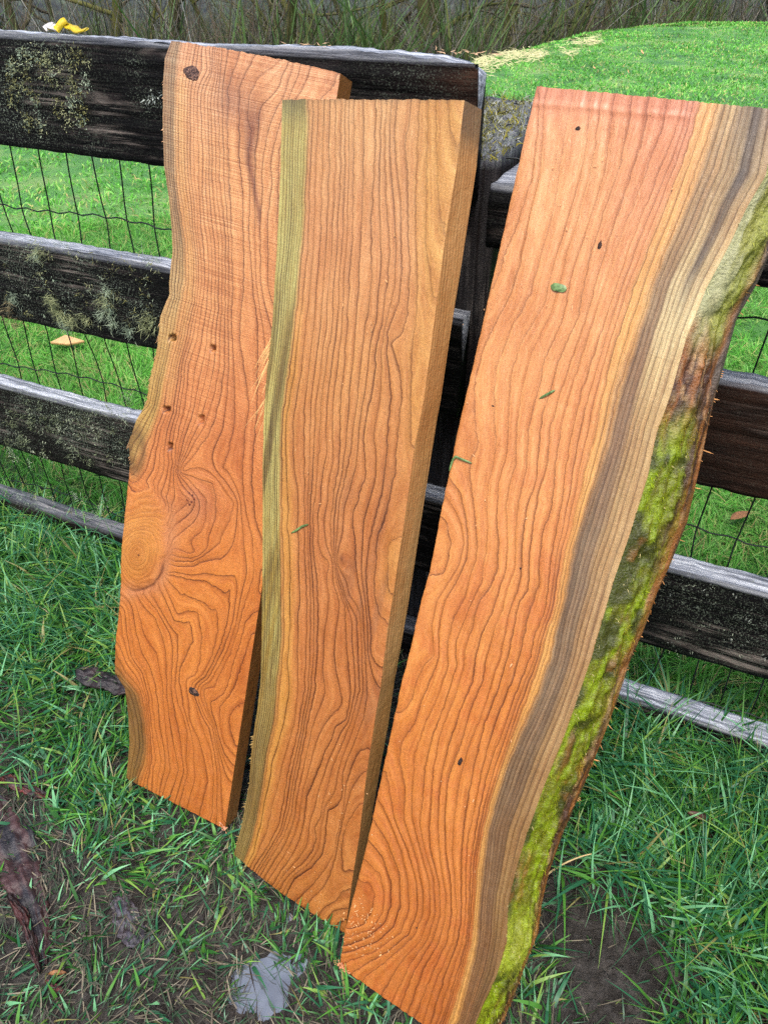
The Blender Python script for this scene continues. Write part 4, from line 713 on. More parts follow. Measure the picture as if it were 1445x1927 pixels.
# post: squared sleeper, mossy top
def post(s0, s1, n0, n1, ztop, seed, back_rise=.05):
    ks = 18; kz = 70; zz = np.linspace(-.15, ztop, kz); per = []
    for i in range(ks): per.append((i/ks, 0))
    for i in range(ks): per.append((1, i/ks))
    for i in range(ks): per.append((1-i/ks, 1))
    for i in range(ks): per.append((0, 1-i/ks))
    per = np.array(per); k = len(per); c = per-.5; rr = np.maximum(np.abs(c[:, 0]), np.abs(c[:, 1])); rnd = 1-.05*np.clip((np.abs(c).min(1)-.38)/.12, 0, 1)
    SS = s0+(s1-s0)*(.5+c[:, 0]*rnd)[None]+0*zz[:, None]; NN = n0+(n1-n0)*(.5+c[:, 1]*rnd)[None]+0*zz[:, None]; ZZ = zz[:, None]+0*SS
    ph = np.arange(k)[None]*.9; d = (fbm(ph+0*ZZ, ZZ*4, seed)-.5)*.016+(fbm(ph*3, ZZ*9, seed+1)-.5)*.006
    SS = SS+d*c[None, :, 0]*2; NN = NN+d*c[None, :, 1]*2
    crack = np.maximum(0, fbm(ph*1.7, ZZ*2.2, seed+3)-.62)*.06; SS = SS-crack*np.sign(c[None, :, 0])*(np.abs(c[None, :, 0]) > .48); ZZ = ZZ+np.where(zz[:, None] > ztop-1e-6, back_rise*per[None, :, 1]+.02*(fbm(SS*40, NN*40, 2)-.5), 0)
    V = [np.stack([SS, NN, ZZ], -1).reshape(-1, 3)]; i = np.arange(kz-1)[:, None]*k; j = np.arange(k)[None]; jn = (j+1) % k
    Q = [np.stack([i+j, i+jn, i+k+jn, i+k+j], 2).reshape(-1, 4)]; n_ = kz*k
    kt = 7
    for m_ in range(1, kt):                      # top rings
        f = 1-m_/(kt-1)*.98; cs, cn = (s0+s1)/2, (n0+n1)/2
        s_ = cs+(SS[-1]-cs)*f; q_ = cn+(NN[-1]-cn)*f; z_ = ztop+back_rise*(q_-n0)/(n1-n0)+.028*(fbm(s_*55, q_*55, 2)-.4)
        V.append(np.stack([s_, q_, z_], -1)); base = n_-k; Q.append(np.stack([base+np.arange(k), base+(np.arange(k)+1) % k, base+k+(np.arange(k)+1) % k, base+k+np.arange(k)], 1)); n_ += k
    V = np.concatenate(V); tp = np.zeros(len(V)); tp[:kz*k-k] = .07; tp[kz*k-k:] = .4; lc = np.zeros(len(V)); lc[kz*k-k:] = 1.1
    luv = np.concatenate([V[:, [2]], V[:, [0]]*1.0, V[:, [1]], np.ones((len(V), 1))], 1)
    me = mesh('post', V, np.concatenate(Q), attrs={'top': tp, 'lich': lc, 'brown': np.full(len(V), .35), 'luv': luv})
    return link('post', me, M_RAIL, fence), V[kz*k-k:]
p0, ptop = post(1.36, 1.556, .05, .30, 1.195, 3); post(-1.15, -.95, .05, .25, 1.25, 5); post(3.4, 3.6, .05, .25, 1.25, 1)
# wire mesh stapled behind the rails
bag = Bag(); ws = np.arange(-1.5, 3.6, .0735)
zl = [.072, .30, .535, .76, .98, 1.20]
nw = .075
for i, s_ in enumerate(ws):
    if 1.34 < s_ < 1.60: continue
    zz = np.linspace(0, 1.26, 85); off = np.interp(zz, zl, [.012*math.sin(i*1.3+j*2.1)+.006*((j+i) % 2) for j in range(len(zl))])
    bow = .006*np.sin(zz*31+i); V, Q = tube(np.stack([s_+off*.9, nw+.012*np.sin(zz*7+i*.4)+bow*.3, zz], 1), .0017, 5); bag.add(V, Q, lin((22, 26, 26)))
for j, z_ in enumerate(zl):
    for a_, b_ in ((-1.5, 1.36), (1.56, 3.6)):
        ss = np.arange(a_, b_, .018); V, Q = tube(np.stack([ss, nw+.004+.012*np.sin(z_*7+ss*5), z_+.009*np.sin(ss*9+j*2)+.003*np.sin(ss*85)], 1), .0017, 5); bag.add(V, Q, lin((24, 28, 28)))
link('wire_mesh', bag.mesh('wire_mesh'), mat_col('wire', .45, 0, .5), fence)
# beard lichen and crust tufts on the rails and the post top
def lichen(parent, spots, n_each, L, cols, w=.0011, nface=-.002, hang=.5):
    b = []; d = []; l = []; c = []
    for (s_, z_, r) in spots:
        n_ = int(n_each*(r/.03)**1.2); p = rng.normal(0, 1, (n_, 2))*r*.5
        b.append(np.stack([s_+p[:, 0], np.full(n_, nface)-.006*rng.random(n_), z_+p[:, 1]], 1))
        q = np.stack([rng.normal(0, .8, n_), -.5-.8*rng.random(n_), rng.normal(0, .7, n_)-hang*.5], 1); d.append(q/np.linalg.norm(q, axis=1, keepdims=True))
        l.append(L*(.35+rng.random(n_))); c.append(lin(cols[rng.integers(len(cols))])*(.7+.55*rng.random(n_))[:, None])
    b, d, l, c = map(np.concatenate, (b, d, l, c)); n_ = len(b)
    V, Q, t, i = ribbons(b, d, l, w*(.6+.9*rng.random(n_)), np.stack([rng.normal(0, .5, n_), .25*rng.random(n_), -hang*rng.random(n_)], 1), 3)
    link('lichen', mesh('lichen', V, Q, attrs={'col': c[i]}), M_LICH, parent, kind='stuff')
pale = [(176, 192, 164), (158, 176, 150), (170, 178, 132)]; olive = [(150, 150, 96), (128, 128, 84), (168, 172, 130)]
def spots(lst, r): return [(*lsn(*p), r*(.7+.6*random.random())) for p in lst]
random.seed(4)
lichen(rA, spots([(20+random.random()*150, 90+random.random()*150) for _ in range(80)], .013), 60, .005, pale+olive, .0015)
lichen(rA, spots([(270+random.random()*35, 170+random.random()*25) for _ in range(7)], .008), 30, .005, [(190, 200, 190)], .0016)
lichen(rB, spots([(100, 562), (108, 578), (118, 590), (125, 610), (205, 545), (200, 565), (210, 582), (196, 590), (70, 478), (78, 470), (276, 612), (285, 600), (215, 605), (128, 602), (30, 560), (140, 600), (165, 600), (245, 620)], .018), 190, .016, pale, .0008)
lichen(rB, spots([(10+random.random()*290, 470+random.random()*140) for _ in range(70)], .012), 26, .007, pale+olive, .0014)
lichen(rB, spots([(10, 590), (20, 570), (30, 600)], .02), 90, .016, [(120, 110, 84), (140, 128, 96)], .0012)
lichen(rC, spots([(10+random.random()*235, 745+.2*random.random()*200+random.random()*95) for _ in range(95)], .016), 44, .007, [(150, 162, 132), (128, 140, 108), (166, 176, 150), (112, 122, 90)], .0014)
lichen(rD, spots([(20+random.random()*200, 925+random.random()*45) for _ in range(16)], .014), 40, .012, olive+pale, .0012)
lichen(rG, spots([(1230+random.random()*215, 1090+random.random()*150) for _ in range(30)], .010), 22, .005, [(140, 150, 130), (170, 178, 166)], .0014)
lichen(rB, [(lsn(90, 425)[0], .924, .012), (lsn(110, 428)[0], .926, .012), (lsn(265, 462)[0], .924, .014), (lsn(285, 465)[0], .924, .012)], 60, .016, [(200, 208, 196)], .0009, .02, -1.2)
n_ = 3200; pi = rng.integers(0, len(ptop), n_); b = ptop[pi]+rng.normal(0, .006, (n_, 3))*[1, 1, .3]; q = np.stack([rng.normal(0, .7, n_), rng.normal(0, .7, n_), .4+rng.random(n_)], 1); q /= np.linalg.norm(q, axis=1, keepdims=True)
V, Q, t, i = ribbons(b, q, .006+.010*rng.random(n_), .0012+.001*rng.random(n_), rng.normal(0, .4, (n_, 3)), 2)
cs = np.array([lin(c) for c in [(150, 150, 74), (200, 202, 186), (120, 116, 60), (166, 156, 50), (36, 33, 32)]])
link('lichen', mesh('lichen', V, Q, attrs={'col': cs[rng.integers(0, 5, n_)[i]]}), M_LICH, p0, kind='stuff')
# shavings caught on the top rail
n_ = 46; ss = np.concatenate([rng.normal(lsn(575, 85)[0], .02, 18), rng.normal(lsn(860, 105)[0], .035, 28)]); b = np.stack([ss, .01+.03*rng.random(n_), 1.349+.003*rng.random(n_)], 1); a = rng.random(n_)*6.28
V, Q, t, i = ribbons(b, np.stack([np.cos(a), np.sin(a)*.6, .25*rng.random(n_)], 1), .005+.018*rng.random(n_)**2, .001+.0014*rng.random(n_), rng.normal(0, .15, (n_, 3)), 2, up=np.tile([[0, -.6, 1.]], (n_, 1)))
link('wood_shaving', mesh('wood_shaving', V, Q, attrs={'col': (lin((214, 176, 140))*(.6+.5*rng.random(n_))[:, None])[i]}), M_FIB, rA, kind='stuff')

# yellow strap end lying over the top rail
ym = simple('yellow_webbing', (206, 178, 24), .5, 300, .2)
sp0 = sn(fz(128, 52, .05)); bag = Bag()
def strip(path, w, th, up):
    path = np.array(path, float); T = np.gradient(path, axis=0); T /= np.linalg.norm(T, axis=1, keepdims=True); up = np.broadcast_to(np.array(up, float), T.shape); Sd = np.cross(T, up); Sd /= np.linalg.norm(Sd, axis=1, keepdims=True); Nn = np.cross(Sd, T)
    V = np.stack([path-Sd*w/2-Nn*th/2, path+Sd*w/2-Nn*th/2, path+Sd*w/2+Nn*th/2, path-Sd*w/2+Nn*th/2], 1); m_ = len(path); i = np.arange(m_-1)[:, None]*4; j = np.arange(4)[None]; jn = (j+1) % 4
    Q = np.concatenate([np.stack([i+j, i+jn, i+4+jn, i+4+j], 2).reshape(-1, 4), [[0, 1, 2, 3], [m_*4-1, m_*4-2, m_*4-3, m_*4-4]]]); return V.reshape(-1, 3), Q
strap = link('strap', None, label='yellow webbing strap crumpled on top of the fence rail', cat='strap'); strap.location = FA; strap.rotation_euler = (0, 0, FANG)
t = np.linspace(0, 1, 22)
pth = np.stack([sp0[0]-.03+.105*t, .030+.012*np.sin(t*5), 1.351+.007*np.exp(-((t-.3)/.13)**2)+.002*np.sin(t*14)+.002], 1); V, Q = strip(pth, .016, .003, (0, -.25, 1)); link('webbing', mesh('webbing', V, Q), ym, strap)
pth = np.stack([sp0[0]-.006+.012*np.sin(t*3), .025+.03*t, 1.350+.015*np.sin(t*3.1)], 1); V, Q = strip(pth, .012, .003, (.6, 0, .6)); link('loop', mesh('loop', V, Q), ym, strap)
V, Q = strip(np.stack([sp0[0]-.045+.035*t, .035+.006*np.sin(t*7), 1.350+.009*np.sin(t*3.1)], 1), .018, .002, (.2, -.5, 1)); link('label_tag', mesh('label_tag', V, Q), simple('white_tag', (214, 208, 204), .6, 200, .1), strap)

# ------------------------------------------------------------------ grass in front of the fence
def inside_slab_foot(x, y):
    m_ = (pud_f(x, y, PUD[0]) < .8) & (rng.random(len(x)) < .85)
    for s in (S1, S2, S3):
        q0 = s.w(s.l[0, 0], s.l[0, 1]); q1 = s.w(s.bk[0], s.r[0, 1]); d = (q1-q0)[:2]; L = np.linalg.norm(d); d /= L; n2 = np.array([-d[1], d[0]])
        a = (x-q0[0])*d[0]+(y-q0[1])*d[1]; b = (x-q0[0])*n2[0]+(y-q0[1])*n2[1]; m_ |= (a > -.005) & (a < L+.005) & (b > -.004) & (b < .06)
    return m_
def fdist(x, y): return (x-FA[0])*FN[0]+(y-FA[1])*FN[1]
def gz(x, y): return terr(x, y)+(1-sst(.05, .35, fdist(x, y)))*mudz(x, y)
def blades(name, x, y, L, W, cols, lean, curl, mat, label, cat, seg=4, base=-.004, flat=0.):
    n_ = len(x); a = rng.random(n_)*6.283+0.0; a = np.where(rng.random(n_) < .45, fbm(x*5, y*5, 3)*14, a)
    ln_ = lean*(.3+rng.random(n_)); d = np.stack([np.cos(a)*ln_, np.sin(a)*ln_, np.ones(n_)*(1-flat)+.05], 1); d /= np.linalg.norm(d, axis=1, keepdims=True)
    b = np.stack([x, y, gz(x, y)+base+flat*.008*rng.random(n_)], 1)
    cu = curl*rng.random(n_); bd = np.stack([np.cos(a)*cu, np.sin(a)*cu, -.75*cu*(1-flat)], 1)+rng.normal(0, .10, (n_, 3))*[1, 1, .2]
    up = np.stack([-np.sin(a+rng.normal(0, .8, n_)), np.cos(a), 0*a], 1); up = np.cross(d, up)
    V, Q, t, i = ribbons(b, d, L, W, bd, seg, up=up, tip=.03)
    low = gz(V[:, 0], V[:, 1])+.0012+.006*t; V[:, 2] = np.maximum(V[:, 2], np.where(t > 0, low, V[:, 2]))
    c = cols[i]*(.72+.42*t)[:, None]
    return link(name, mesh(name, V, Q, attrs={'col': c}), mat, label=label, cat=cat, kind='stuff')
def pick(palette, p, n_): return np.array([lin(c) for c in palette])[rng.choice(len(palette), n_, p=np.array(p)/sum(p))]
xx = rng.uniform(-1.75, 1.45, 230000); yy = rng.uniform(.30, 2.35, 230000); fd = fdist(xx, yy); d_, l_ = lush(xx, yy)
patch = fbm(xx*16, yy*16, 5); pr = np.clip(d_*1.15*sst(.28, .6, patch+.25*d_), 0, 1)
ok = (fd < .04) & (rng.random(len(xx)) < pr*.42) & ~inside_slab_foot(xx, yy); x, y, l = xx[ok], yy[ok], l_[ok]; n_ = len(x)
print('near blades', n_)
hue = fbm(x*6, y*6, 1)
cols = pick([(52, 104, 46), (86, 146, 58), (52, 112, 76), (118, 182, 130), (128, 168, 76), (150, 146, 92)], [5, 4, 5, 2.6, 1.3, .6], n_)*(.75+.5*hue)[:, None]
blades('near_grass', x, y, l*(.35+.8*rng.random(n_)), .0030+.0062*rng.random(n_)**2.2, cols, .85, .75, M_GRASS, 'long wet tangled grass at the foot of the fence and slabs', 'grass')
ok = (fd < .0) & (rng.random(len(xx)) < .11*(1-.6*d_)) & ~inside_slab_foot(xx, yy)
for bx, by, r in MUDS[:3]: ok &= rng.random(len(xx)) > .8*np.exp(-(((xx-bx)**2+(yy-by)**2)/(r*r))**2)
x, y = xx[ok], yy[ok]; n_ = len(x); cols = pick([(66, 112, 58), (52, 96, 68), (108, 154, 122), (116, 124, 72)], [4, 5, 1.6, 1.2], n_)
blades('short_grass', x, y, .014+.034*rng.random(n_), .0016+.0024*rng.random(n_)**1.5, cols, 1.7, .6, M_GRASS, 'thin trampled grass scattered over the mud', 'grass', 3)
ok = (fd < .0) & (rng.random(len(xx)) < .26*(1-.7*d_)) & ~inside_slab_foot(xx, yy)
for bx, by, r in MUDS[:3]: ok &= rng.random(len(xx)) > .93*np.exp(-(((xx-bx)**2+(yy-by)**2)/(r*r))**2)
x, y = xx[ok], yy[ok]; n_ = len(x); cols = pick([(118, 110, 94), (86, 84, 74), (158, 150, 128), (64, 84, 62), (54, 48, 42)], [3, 4, 1.2, 3, 3], n_)
blades('thatch', x, y, .015+.04*rng.random(n_), .0012+.0018*rng.random(n_), cols, 6., .3, M_GRASS, 'flattened dead grass and thatch pressed into the mud', 'thatch', 3, .002, .92)

# crumbly clods of wet soil
def clods(n_):
    k = rng.random(n_); x = rng.uniform(-1.3, 1.25, n_); y = rng.uniform(.32, 2.0, n_); d_, _ = lush(x, y); ok = (fdist(x, y) < -.02) & (rng.random(n_) < (1-d_)**2*sst(.42, .6, fbm(x*9, y*9, 2))) & ~inside_slab_foot(x, y)
    for q in PUD: ok &= pud_f(x, y, q) > 1.1
    x, y = x[ok], y[ok]; n_ = len(x)
    th = np.arange(7)/7*6.283; el = np.array([-.2, .5, 1.1]); base = np.concatenate([np.stack([np.cos(th)*math.cos(e), np.sin(th)*math.cos(e), np.full(7, math.sin(e))], 1) for e in el]+[np.array([[0, 0, 1.]])])
    Q0 = np.concatenate([np.stack([r*7+np.arange(7), r*7+(np.arange(7)+1) % 7, r*7+7+(np.arange(7)+1) % 7, r*7+7+np.arange(7)], 1) for r in range(2)]); T0 = np.stack([14+np.arange(7), 14+(np.arange(7)+1) % 7, np.full(7, 21)], 1)
    sz = .0015+.009*rng.random(n_)**3.5; P = base[None]*(.65+.7*rng.random((n_, 22, 1)))*sz[:, None, None]*np.stack([.7+.6*rng.random(n_), .7+.6*rng.random(n_), .5+.4*rng.random(n_)], 1)[:, None]
    P += np.stack([x, y, gz(x, y)], 1)[:, None]; o_ = np.arange(n_)[:, None, None]*22
    return mesh('mud_clods', P.reshape(-1, 3), (Q0[None]+o_).reshape(-1, 4), (T0[None]+o_).reshape(-1, 3), attrs={'field': np.zeros(n_*22), 'woods': np.zeros(n_*22)})
link('mud_clods', clods(45000), gm.m, label='crumbly wet mud clods trodden around the slab feet', cat='mud', kind='stuff')

# ------------------------------------------------------------------ field grass beyond the fence
def polar(n_, r0, r1, a0, a1, pw=.5):
    a = rng.uniform(R_(a0), R_(a1), n_); r = (r0**(1/pw)+(r1**(1/pw)-r0**(1/pw))*rng.random(n_))**pw; return r*np.sin(a), r*np.cos(a)
def fieldg(n_, r0, r1, a0, a1, L, W, seg, pw=.8):
    x, y = polar(n_, r0, r1, a0, a1, pw); k_ = fdist(x, y) > .10; r = np.hypot(x, y); k_ &= r < np.interp(np.arctan2(x, y), AZ, ED)+1.0; bare = fbm(x*2.2, y*2.2, 6); k_ &= rng.random(n_) < (1-.85*sst(.60, .72, bare))
    x, y = x[k_], y[k_]; m_ = len(x); hu = .55*fbm(x*.9, y*.9, 2)+.45*fbm(x*6, y*6, 5)
    c = pick([(84, 154, 56), (108, 178, 74), (134, 194, 102), (164, 190, 108), (176, 168, 112)], [4, 5, 3, 1.8, 1.1], m_)*(.45+1.05*hu)[:, None]
    c = c*(1.28 if seg < 3 else 1.08)
    sc = 1+.09*np.hypot(x, y)*(seg < 3)
    return x, y, L*(.45+.9*rng.random(m_))*(.7+.6*hu), W*(.7+.6*rng.random(m_))*sc, c
for nm, args in (('field_grass', (190000, 1.1, 5.4, -42, 62, .058, .0042, 3)), ('field_grass', (150000, 5.2, 25, -30, 38, .045, .008, 2, .85))):
    x, y, L, W, c = fieldg(*args); blades(nm, x, y, L, W, c, .8, .7, M_FIELD, 'bright green pasture grass beyond the fence' if args[1] < 3 else 'pasture grass on the far rise towards the bare woods', 'grass', args[7])

# straw strewn along the brow of the field
n_ = 1700; a = rng.uniform(R_(4.2), R_(13.6), n_); u = rng.random(n_); e = np.interp(a, AZ, ED)
r = e-1.7+.55*rng.normal(size=n_)-1.6*sst(R_(8.5), R_(11), a); keep = fbm(np.degrees(a)*1.6, r*1.6, 4) > .45; a, r = a[keep], r[keep]; n_ = len(a); x, y = r*np.sin(a), r*np.cos(a); ph = rng.random(n_)*6.28
V, Q, t, i = ribbons(np.stack([x, y, terr(x, y)+.03+.03*rng.random(n_)], 1), np.stack([np.cos(ph), np.sin(ph), .1*rng.normal(size=n_)], 1), .06+.10*rng.random(n_), .008+.010*rng.random(n_), .2*rng.normal(size=(n_, 3)), 2, up=np.tile([[0, -.5, 1.]], (n_, 1)))
link('straw', mesh('straw', V, Q, attrs={'col': (lin((206, 200, 150))*(.75+.4*rng.random(n_))[:, None])[i]}), M_FIB, label='pale straw strewn along the brow of the green field', cat='straw', kind='stuff')

# ------------------------------------------------------------------ bare woods behind the field
def make_tree(seed, h, r0, moss, low=0.9):
    rg = np.random.default_rng(seed); tb = Bag(); cb = Bag()
    def branch(bag, p, d, L, r, lev):
        k_ = max(4, int(6-lev)+2); pts = [p]; dd = d/np.linalg.norm(d)
        for _ in range(k_):
            dd = dd+rg.normal(0, .13+.07*lev, 3)+np.array([0, 0, .05 if lev < 2 else -.02]); dd /= np.linalg.norm(dd); pts.append(pts[-1]+dd*L/k_)
        pts = np.array(pts); rad = r*np.linspace(1, .32 if lev else .22, len(pts))
        base = lin((96, 88, 76)) if lev > 1 else lin((74, 66, 54)); g = lin((104, 108, 44)); mz = np.clip(moss*(1.25-.33*lev)+rg.normal(0, .15), 0, 1)
        V, Q = tube(pts, rad, 7 if lev == 0 else (5 if lev < 2 else 3)); bag.add(V, Q, base*(1-mz)+g*mz)
        if lev < 3:
            nb = [11, 6, 5][lev]
            for q in range(nb):
                f_ = (low/h+(1-low/h)*(q+rg.random())/nb) if lev == 0 else .25+.72*rg.random(); i_ = f_*(len(pts)-1); i0 = min(int(i_), len(pts)-2); pp = pts[i0]+(pts[i0+1]-pts[i0])*(i_-i0)
                a = rg.random()*6.28; side = np.array([math.cos(a), math.sin(a), .15+.6*rg.random()*(1 if lev else .9)]); nd = side if lev == 0 else side*.8+dd*.5
                branch(cb, pp, nd, L*([.42, .5, .5][lev])*(.6+.6*rg.random())*(1.1-.5*f_ if lev == 0 else 1), max(rad[i0]*.5, .006), lev+1)
    branch(tb, np.array([0, 0, -.2]), np.array([rg.normal(0, .08), rg.normal(0, .08), 1]), h, r0, 0)
    return tb.mesh('trunk'), cb.mesh('crown')
random.seed(11)
kinds = [make_tree(50+i, 7+2.2*i % 4, .10+.025*(i % 3), [.15, .6, .35, .8, .25, .5][i], .7+.3*(i % 3)) for i in range(6)]
desc = ['grey bare tree', 'moss-trunked bare tree', 'thin bare tree', 'heavily mossed bare tree', 'pale bare tree', 'brown bare tree']
spots_t = [(-21.5, 17.5), (-17, 22), (-13.5, 19), (-10, 25), (-7.2, 18.5), (-4.5, 23), (-2, 20), (.6, 27), (2.8, 19.5), (4.6, 24), (6.6, 21), (8.1, 27), (9.9, 22.5), (11.9, 30), (13.8, 25.5), (16, 31), (18, 27.5), (20, 33), (22.2, 28.5), (24.5, 33), (-24.5, 24), (-15, 33), (-6, 36), (3.5, 38), (-19.5, 30), (-28, 20), (28, 31)]
place_words = ['at the far left end of the woods', 'behind the yellow strap', 'behind the knotty slab top', 'between thickets', 'behind the rail end', 'beside the straw strip', 'at the brow of the field', 'above the wide slab', 'deep in the woods', 'on the far ridge side']
for j, (az_, r_) in enumerate(spots_t):
    kx_ = j % 6; a = R_(az_); x_, y_ = r_*math.sin(a), r_*math.cos(a)
    where = 'behind the yellow strap' if az_ < -16 else 'behind the knotty slab' if az_ < -5 else 'behind the straight slab' if az_ < 3 else 'beside the straw strip at the field edge' if az_ < 11 else 'beyond the brow of the field'
    dep = 'at the front of the woods' if r_ < 24 else 'deep in the woods'
    sc_ = .8+.45*random.random(); big = 'tall' if sc_ > 1.02 else 'short'
    tr_ = link('bare_tree', None, label=f'{big} {desc[kx_]} {dep} {where}'.replace('beside the straw strip at the field edge', 'beside the straw strip'), cat='tree', group='bare trees along the field edge')
    tr_.location = (x_, y_, float(terr(np.array(x_), np.array(y_)))); tr_.scale = (sc_,)*3; tr_.rotation_euler = (0, 0, random.random()*6.28)
    link('trunk', kinds[kx_][0], M_TRUNK, tr_); link('crown', kinds[kx_][1], M_TWIG, tr_)
n_ = 64000; a = rng.uniform(R_(-34), R_(36), n_); e = np.interp(a, AZ, ED); r = e+2.0+34*rng.random(n_)**1.25; x, y = r*np.sin(a), r*np.cos(a)
hgt_ = .7+2.0*rng.random(n_)**1.6; q = rng.normal(0, .42, (n_, 3)); q[:, 2] = 1; q /= np.linalg.norm(q, axis=1, keepdims=True); gpatch = fbm(np.degrees(a)*.35, r*.08, 4)
c = pick([(92, 88, 78), (120, 114, 104), (64, 60, 50), (96, 80, 66), (148, 148, 142)], [4, 3, 4, 3, 1.2], n_); gr = pick([(84, 112, 62), (104, 132, 84), (92, 100, 56)], [2, 1, 2], n_); sel = rng.random(n_) < np.clip((gpatch-.45)*3.2, 0.04, .75); c = np.where(sel[:, None], gr, c)
V, Q, t, i = ribbons(np.stack([x, y, terr(x, y)-.1], 1), q, hgt_, (.008+.015*rng.random(n_))*(1+sel*1.2), rng.normal(0, .28, (n_, 3)), 3)
link('undergrowth', mesh('undergrowth', V, Q, attrs={'col': c[i]*.9}), M_TWIG, label='dense grey brown winter undergrowth filling the woods', cat='undergrowth', kind='stuff')

# ------------------------------------------------------------------ bark pieces, offcut, leaves, stalks
def bark(name, pts, w, label, seedk, dark=(46, 38, 40), red=(96, 50, 46), redf=.5, curl=.5, lift=.004):
    P = np.array([ground(*p)[:2] for p in pts]); d, t = densify(P, .004); m_ = len(d); T = np.gradient(d, axis=0); T /= np.linalg.norm(T, axis=1, keepdims=True); Nn = np.stack([-T[:, 1], T[:, 0]], 1)
    k_ = 22; f = np.linspace(-1, 1, k_); ww = np.interp(t, np.linspace(0, 1, len(w)), w)*.5*(1+.5*(fbm(t*26, t*0+seedk, seedk)-.5)); ww *= np.sqrt(np.clip(np.minimum(t, 1-t)*14, .12, 1))
    jag = (1+.25*(fbm(t*60, t*0, seedk+2)-.5))
    x = d[:, [0]]+Nn[:, [0]]*ww[:, None]*f*jag[:, None]; y = d[:, [1]]+Nn[:, [1]]*ww[:, None]*f*jag[:, None]
    rdg = fbm(f[None]*5+3*fbm(t*5, t*0, 1)[:, None], t[:, None]*9, seedk)
    z = np.median(gz(d[:, 0], d[:, 1]))*.4+.6*gz(d[:, 0], d[:, 1])[:, None]+lift+.008*curl*(1-f[None]**2)+.016*(rdg-.45)+.004*(fbm(x*120, y*120, 3)-.5); zt = z+0*x
    rr_c = sst(.45, .6, fbm(f[None]*2+seedk, t[:, None]*5, seedk+3))*redf
    c = cmix(np.broadcast_to(lin(dark), x.shape+(3,)), np.broadcast_to(lin(red), x.shape+(3,)), rr_c)*(.15+1.6*rdg)[..., None]*(.7+.6*fbm(x*160, y*160, 2))[..., None]
    V = np.concatenate([np.stack([x, y, zt], -1).reshape(-1, 3), np.stack([x, y, zt-.006], -1).reshape(-1, 3)]); nq = m_*k_
    bd = np.concatenate([np.arange(k_-1), np.arange(m_-1)*k_+k_-1, np.arange(nq-1, nq-k_, -1), np.arange(m_-1, 0, -1)*k_]); b2 = np.roll(bd, -1)
    Q = np.concatenate([gridq(m_, k_), gridq(m_, k_, nq, True), np.stack([bd, bd+nq, b2+nq, b2], 1)])
    return link(name, mesh(name, V, Q, attrs={'col': np.concatenate([c.reshape(-1, 3)]*2)}), M_BARK, label=label, cat='bark')
M_BARK = mat_col('wet_bark', .42, 0, .5, 240)
bark('bark_strip', [(-10, 1500), (15, 1570), (40, 1640), (62, 1700), (78, 1760), (88, 1820)], [.07, .085, .09, .06, .045, .02], 'long reddish wet bark strip lying in the mud', 1, (44, 42, 48), (78, 50, 48), .7, 1.0)
bark('bark_strip', [(0, 1455), (30, 1472), (60, 1488), (100, 1506)], [.03, .035, .025, .012], 'small red torn bark scrap at the grass edge', 2, (50, 40, 42), (106, 50, 46), .9, 1.)
bark('bark_strip', [(155, 1288), (195, 1302), (240, 1318), (285, 1335)], [.05, .055, .05, .04], 'dark fibrous bark piece poking out behind the knotty slab', 3, (40, 34, 38), (70, 48, 46), .4, 1.2, .05)
bark('bark_strip', [(225, 1690), (236, 1720), (250, 1752), (262, 1782)], [.035, .045, .05, .03], 'flat grey bark flake half sunk in the wet mud', 4, (70, 68, 78), (84, 66, 66), .3, .3)
bark('bark_strip', [(20, 1690), (48, 1730), (66, 1790), (80, 1835)], [.014, .02, .016, .01], 'narrow dark red splinter of bark along the long strip', 5, (44, 30, 30), (84, 44, 42), .8, 1., .010)
bark('bark_strip', [(90, 1850), (104, 1862), (122, 1868)], [.012, .016, .01], 'tiny red bark crumb in the mud', 6, (80, 40, 40), (116, 52, 50), 1., .6)
lm = simple('dead_leaf', (134, 92, 54), .6, 120, .4)
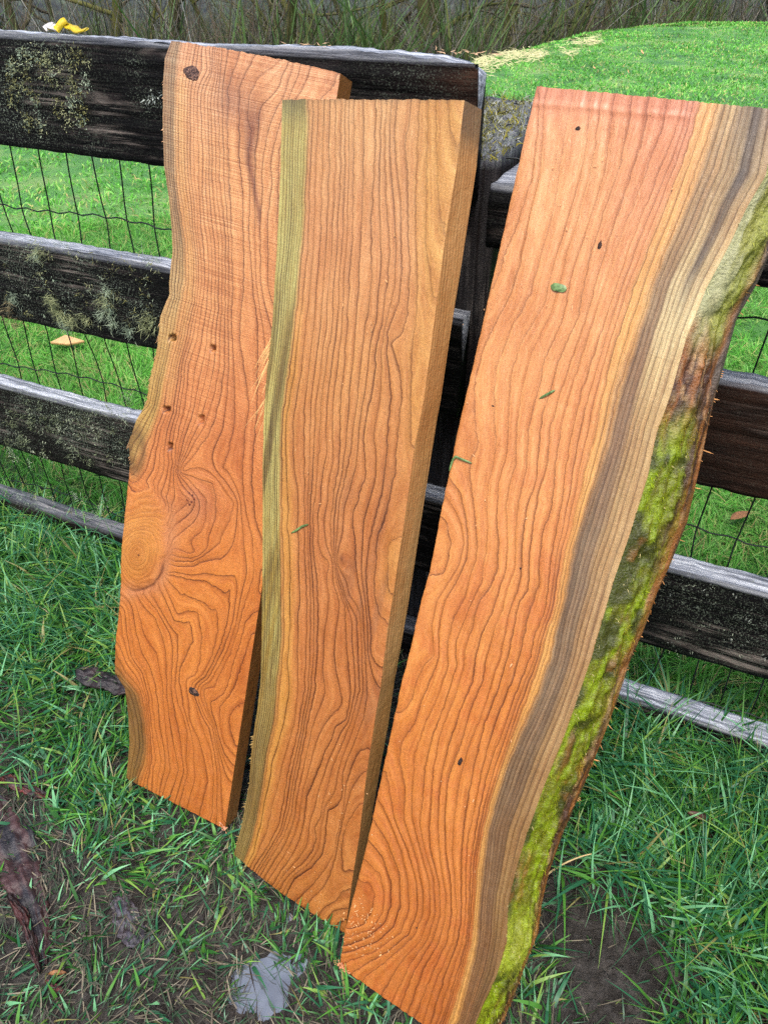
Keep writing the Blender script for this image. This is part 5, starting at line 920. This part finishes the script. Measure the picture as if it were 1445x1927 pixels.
def leaf(px, py, L, ang, label, mat=None, w=.35, off=0., name='dead_leaf', cat='leaf', lift=.012):
    p = ground(px, py); z0 = float(gz(np.array([p[0]]), np.array([p[1]]))[0]); k_ = 9; t = np.linspace(0, 1, k_); f = np.array([-1, -.5, 0, .5, 1])
    ww = L*w*.5*np.sin(t*math.pi)**.7; x = (t-.5)[:, None]*L+0*f; y = ww[:, None]*f; z = .004*np.abs(f)[None]+.003*np.sin(t*4)[:, None]+lift; ca, sa = math.cos(ang), math.sin(ang)
    V = np.stack([x*ca-y*sa, x*sa+y*ca, z+0*x], -1).reshape(-1, 3); V2 = V-[0, 0, .0012]; nq = k_*5
    bd = np.concatenate([np.arange(4), np.arange(k_-1)*5+4, np.arange(nq-1, nq-5, -1), np.arange(k_-1, 0, -1)*5]); b2 = np.roll(bd, -1)
    o = link(name, mesh(name, np.concatenate([V, V2]), np.concatenate([gridq(k_, 5), gridq(k_, 5, nq, True), np.stack([bd, bd+nq, b2+nq, b2], 1)])), mat or lm, label=label, cat=cat); o.location = (p[0], p[1], z0); return o
leaf(112, 1838, .032, .1, 'slim tan dead leaf on the mud below the red bark strip', w=.28)
leaf(1305, 1562, .05, -.3, 'dark brown dead leaf sunk among the long grass', simple('dark_leaf', (86, 52, 44), .5, 100, .3), .4, lift=.05)
leaf(1385, 990, .09, .5, 'curled brown dead leaf in the pasture behind the fence', lift=.04)
leaf(1345, 1165, .07, 2., 'brown dead leaf lying in the pasture under the middle rail', lift=.035)
# pale offcut lying in the pasture
om = simple('pale_offcut', (214, 170, 116), .6, 60, .15)
p = ground(128, 643, .04); V = np.array([[-.13, -.05, 0], [.02, -.075, 0], [.15, -.02, 0], [-.03, .075, 0]])*.52; V = np.concatenate([V, V+[0, 0, .014]]); Q = [[3, 2, 1, 0], [4, 5, 6, 7], [0, 1, 5, 4], [1, 2, 6, 5], [2, 3, 7, 6], [3, 0, 4, 7]]
o = link('wood_offcut', mesh('wood_offcut', V, Q, smooth=False), om, label='pale triangular wood offcut lying in the pasture behind the rails', cat='offcut'); o.location = p; o.rotation_euler = (.12, .06, .1); bv = o.modifiers.new('b', 'BEVEL'); bv.width = .004; bv.segments = 2
# pale dry stalk beside the mossy slab
p0_, p1_, p2_ = ground(1030, 1645, .02), ground(1070, 1615, .06), ground(1112, 1607, .05); t = np.linspace(0, 1, 12)[:, None]
V, Q = tube(p0_*(1-t)**2+2*p1_*t*(1-t)+p2_*t*t, np.linspace(.0022, .0012, 12), 6)
link('dry_stalk', mesh('dry_stalk', V, Q), simple('dry_straw', (206, 180, 128), .6, 120, .15), label='pale dry grass stalk sticking out beside the mossy bark edge', cat='stalk')
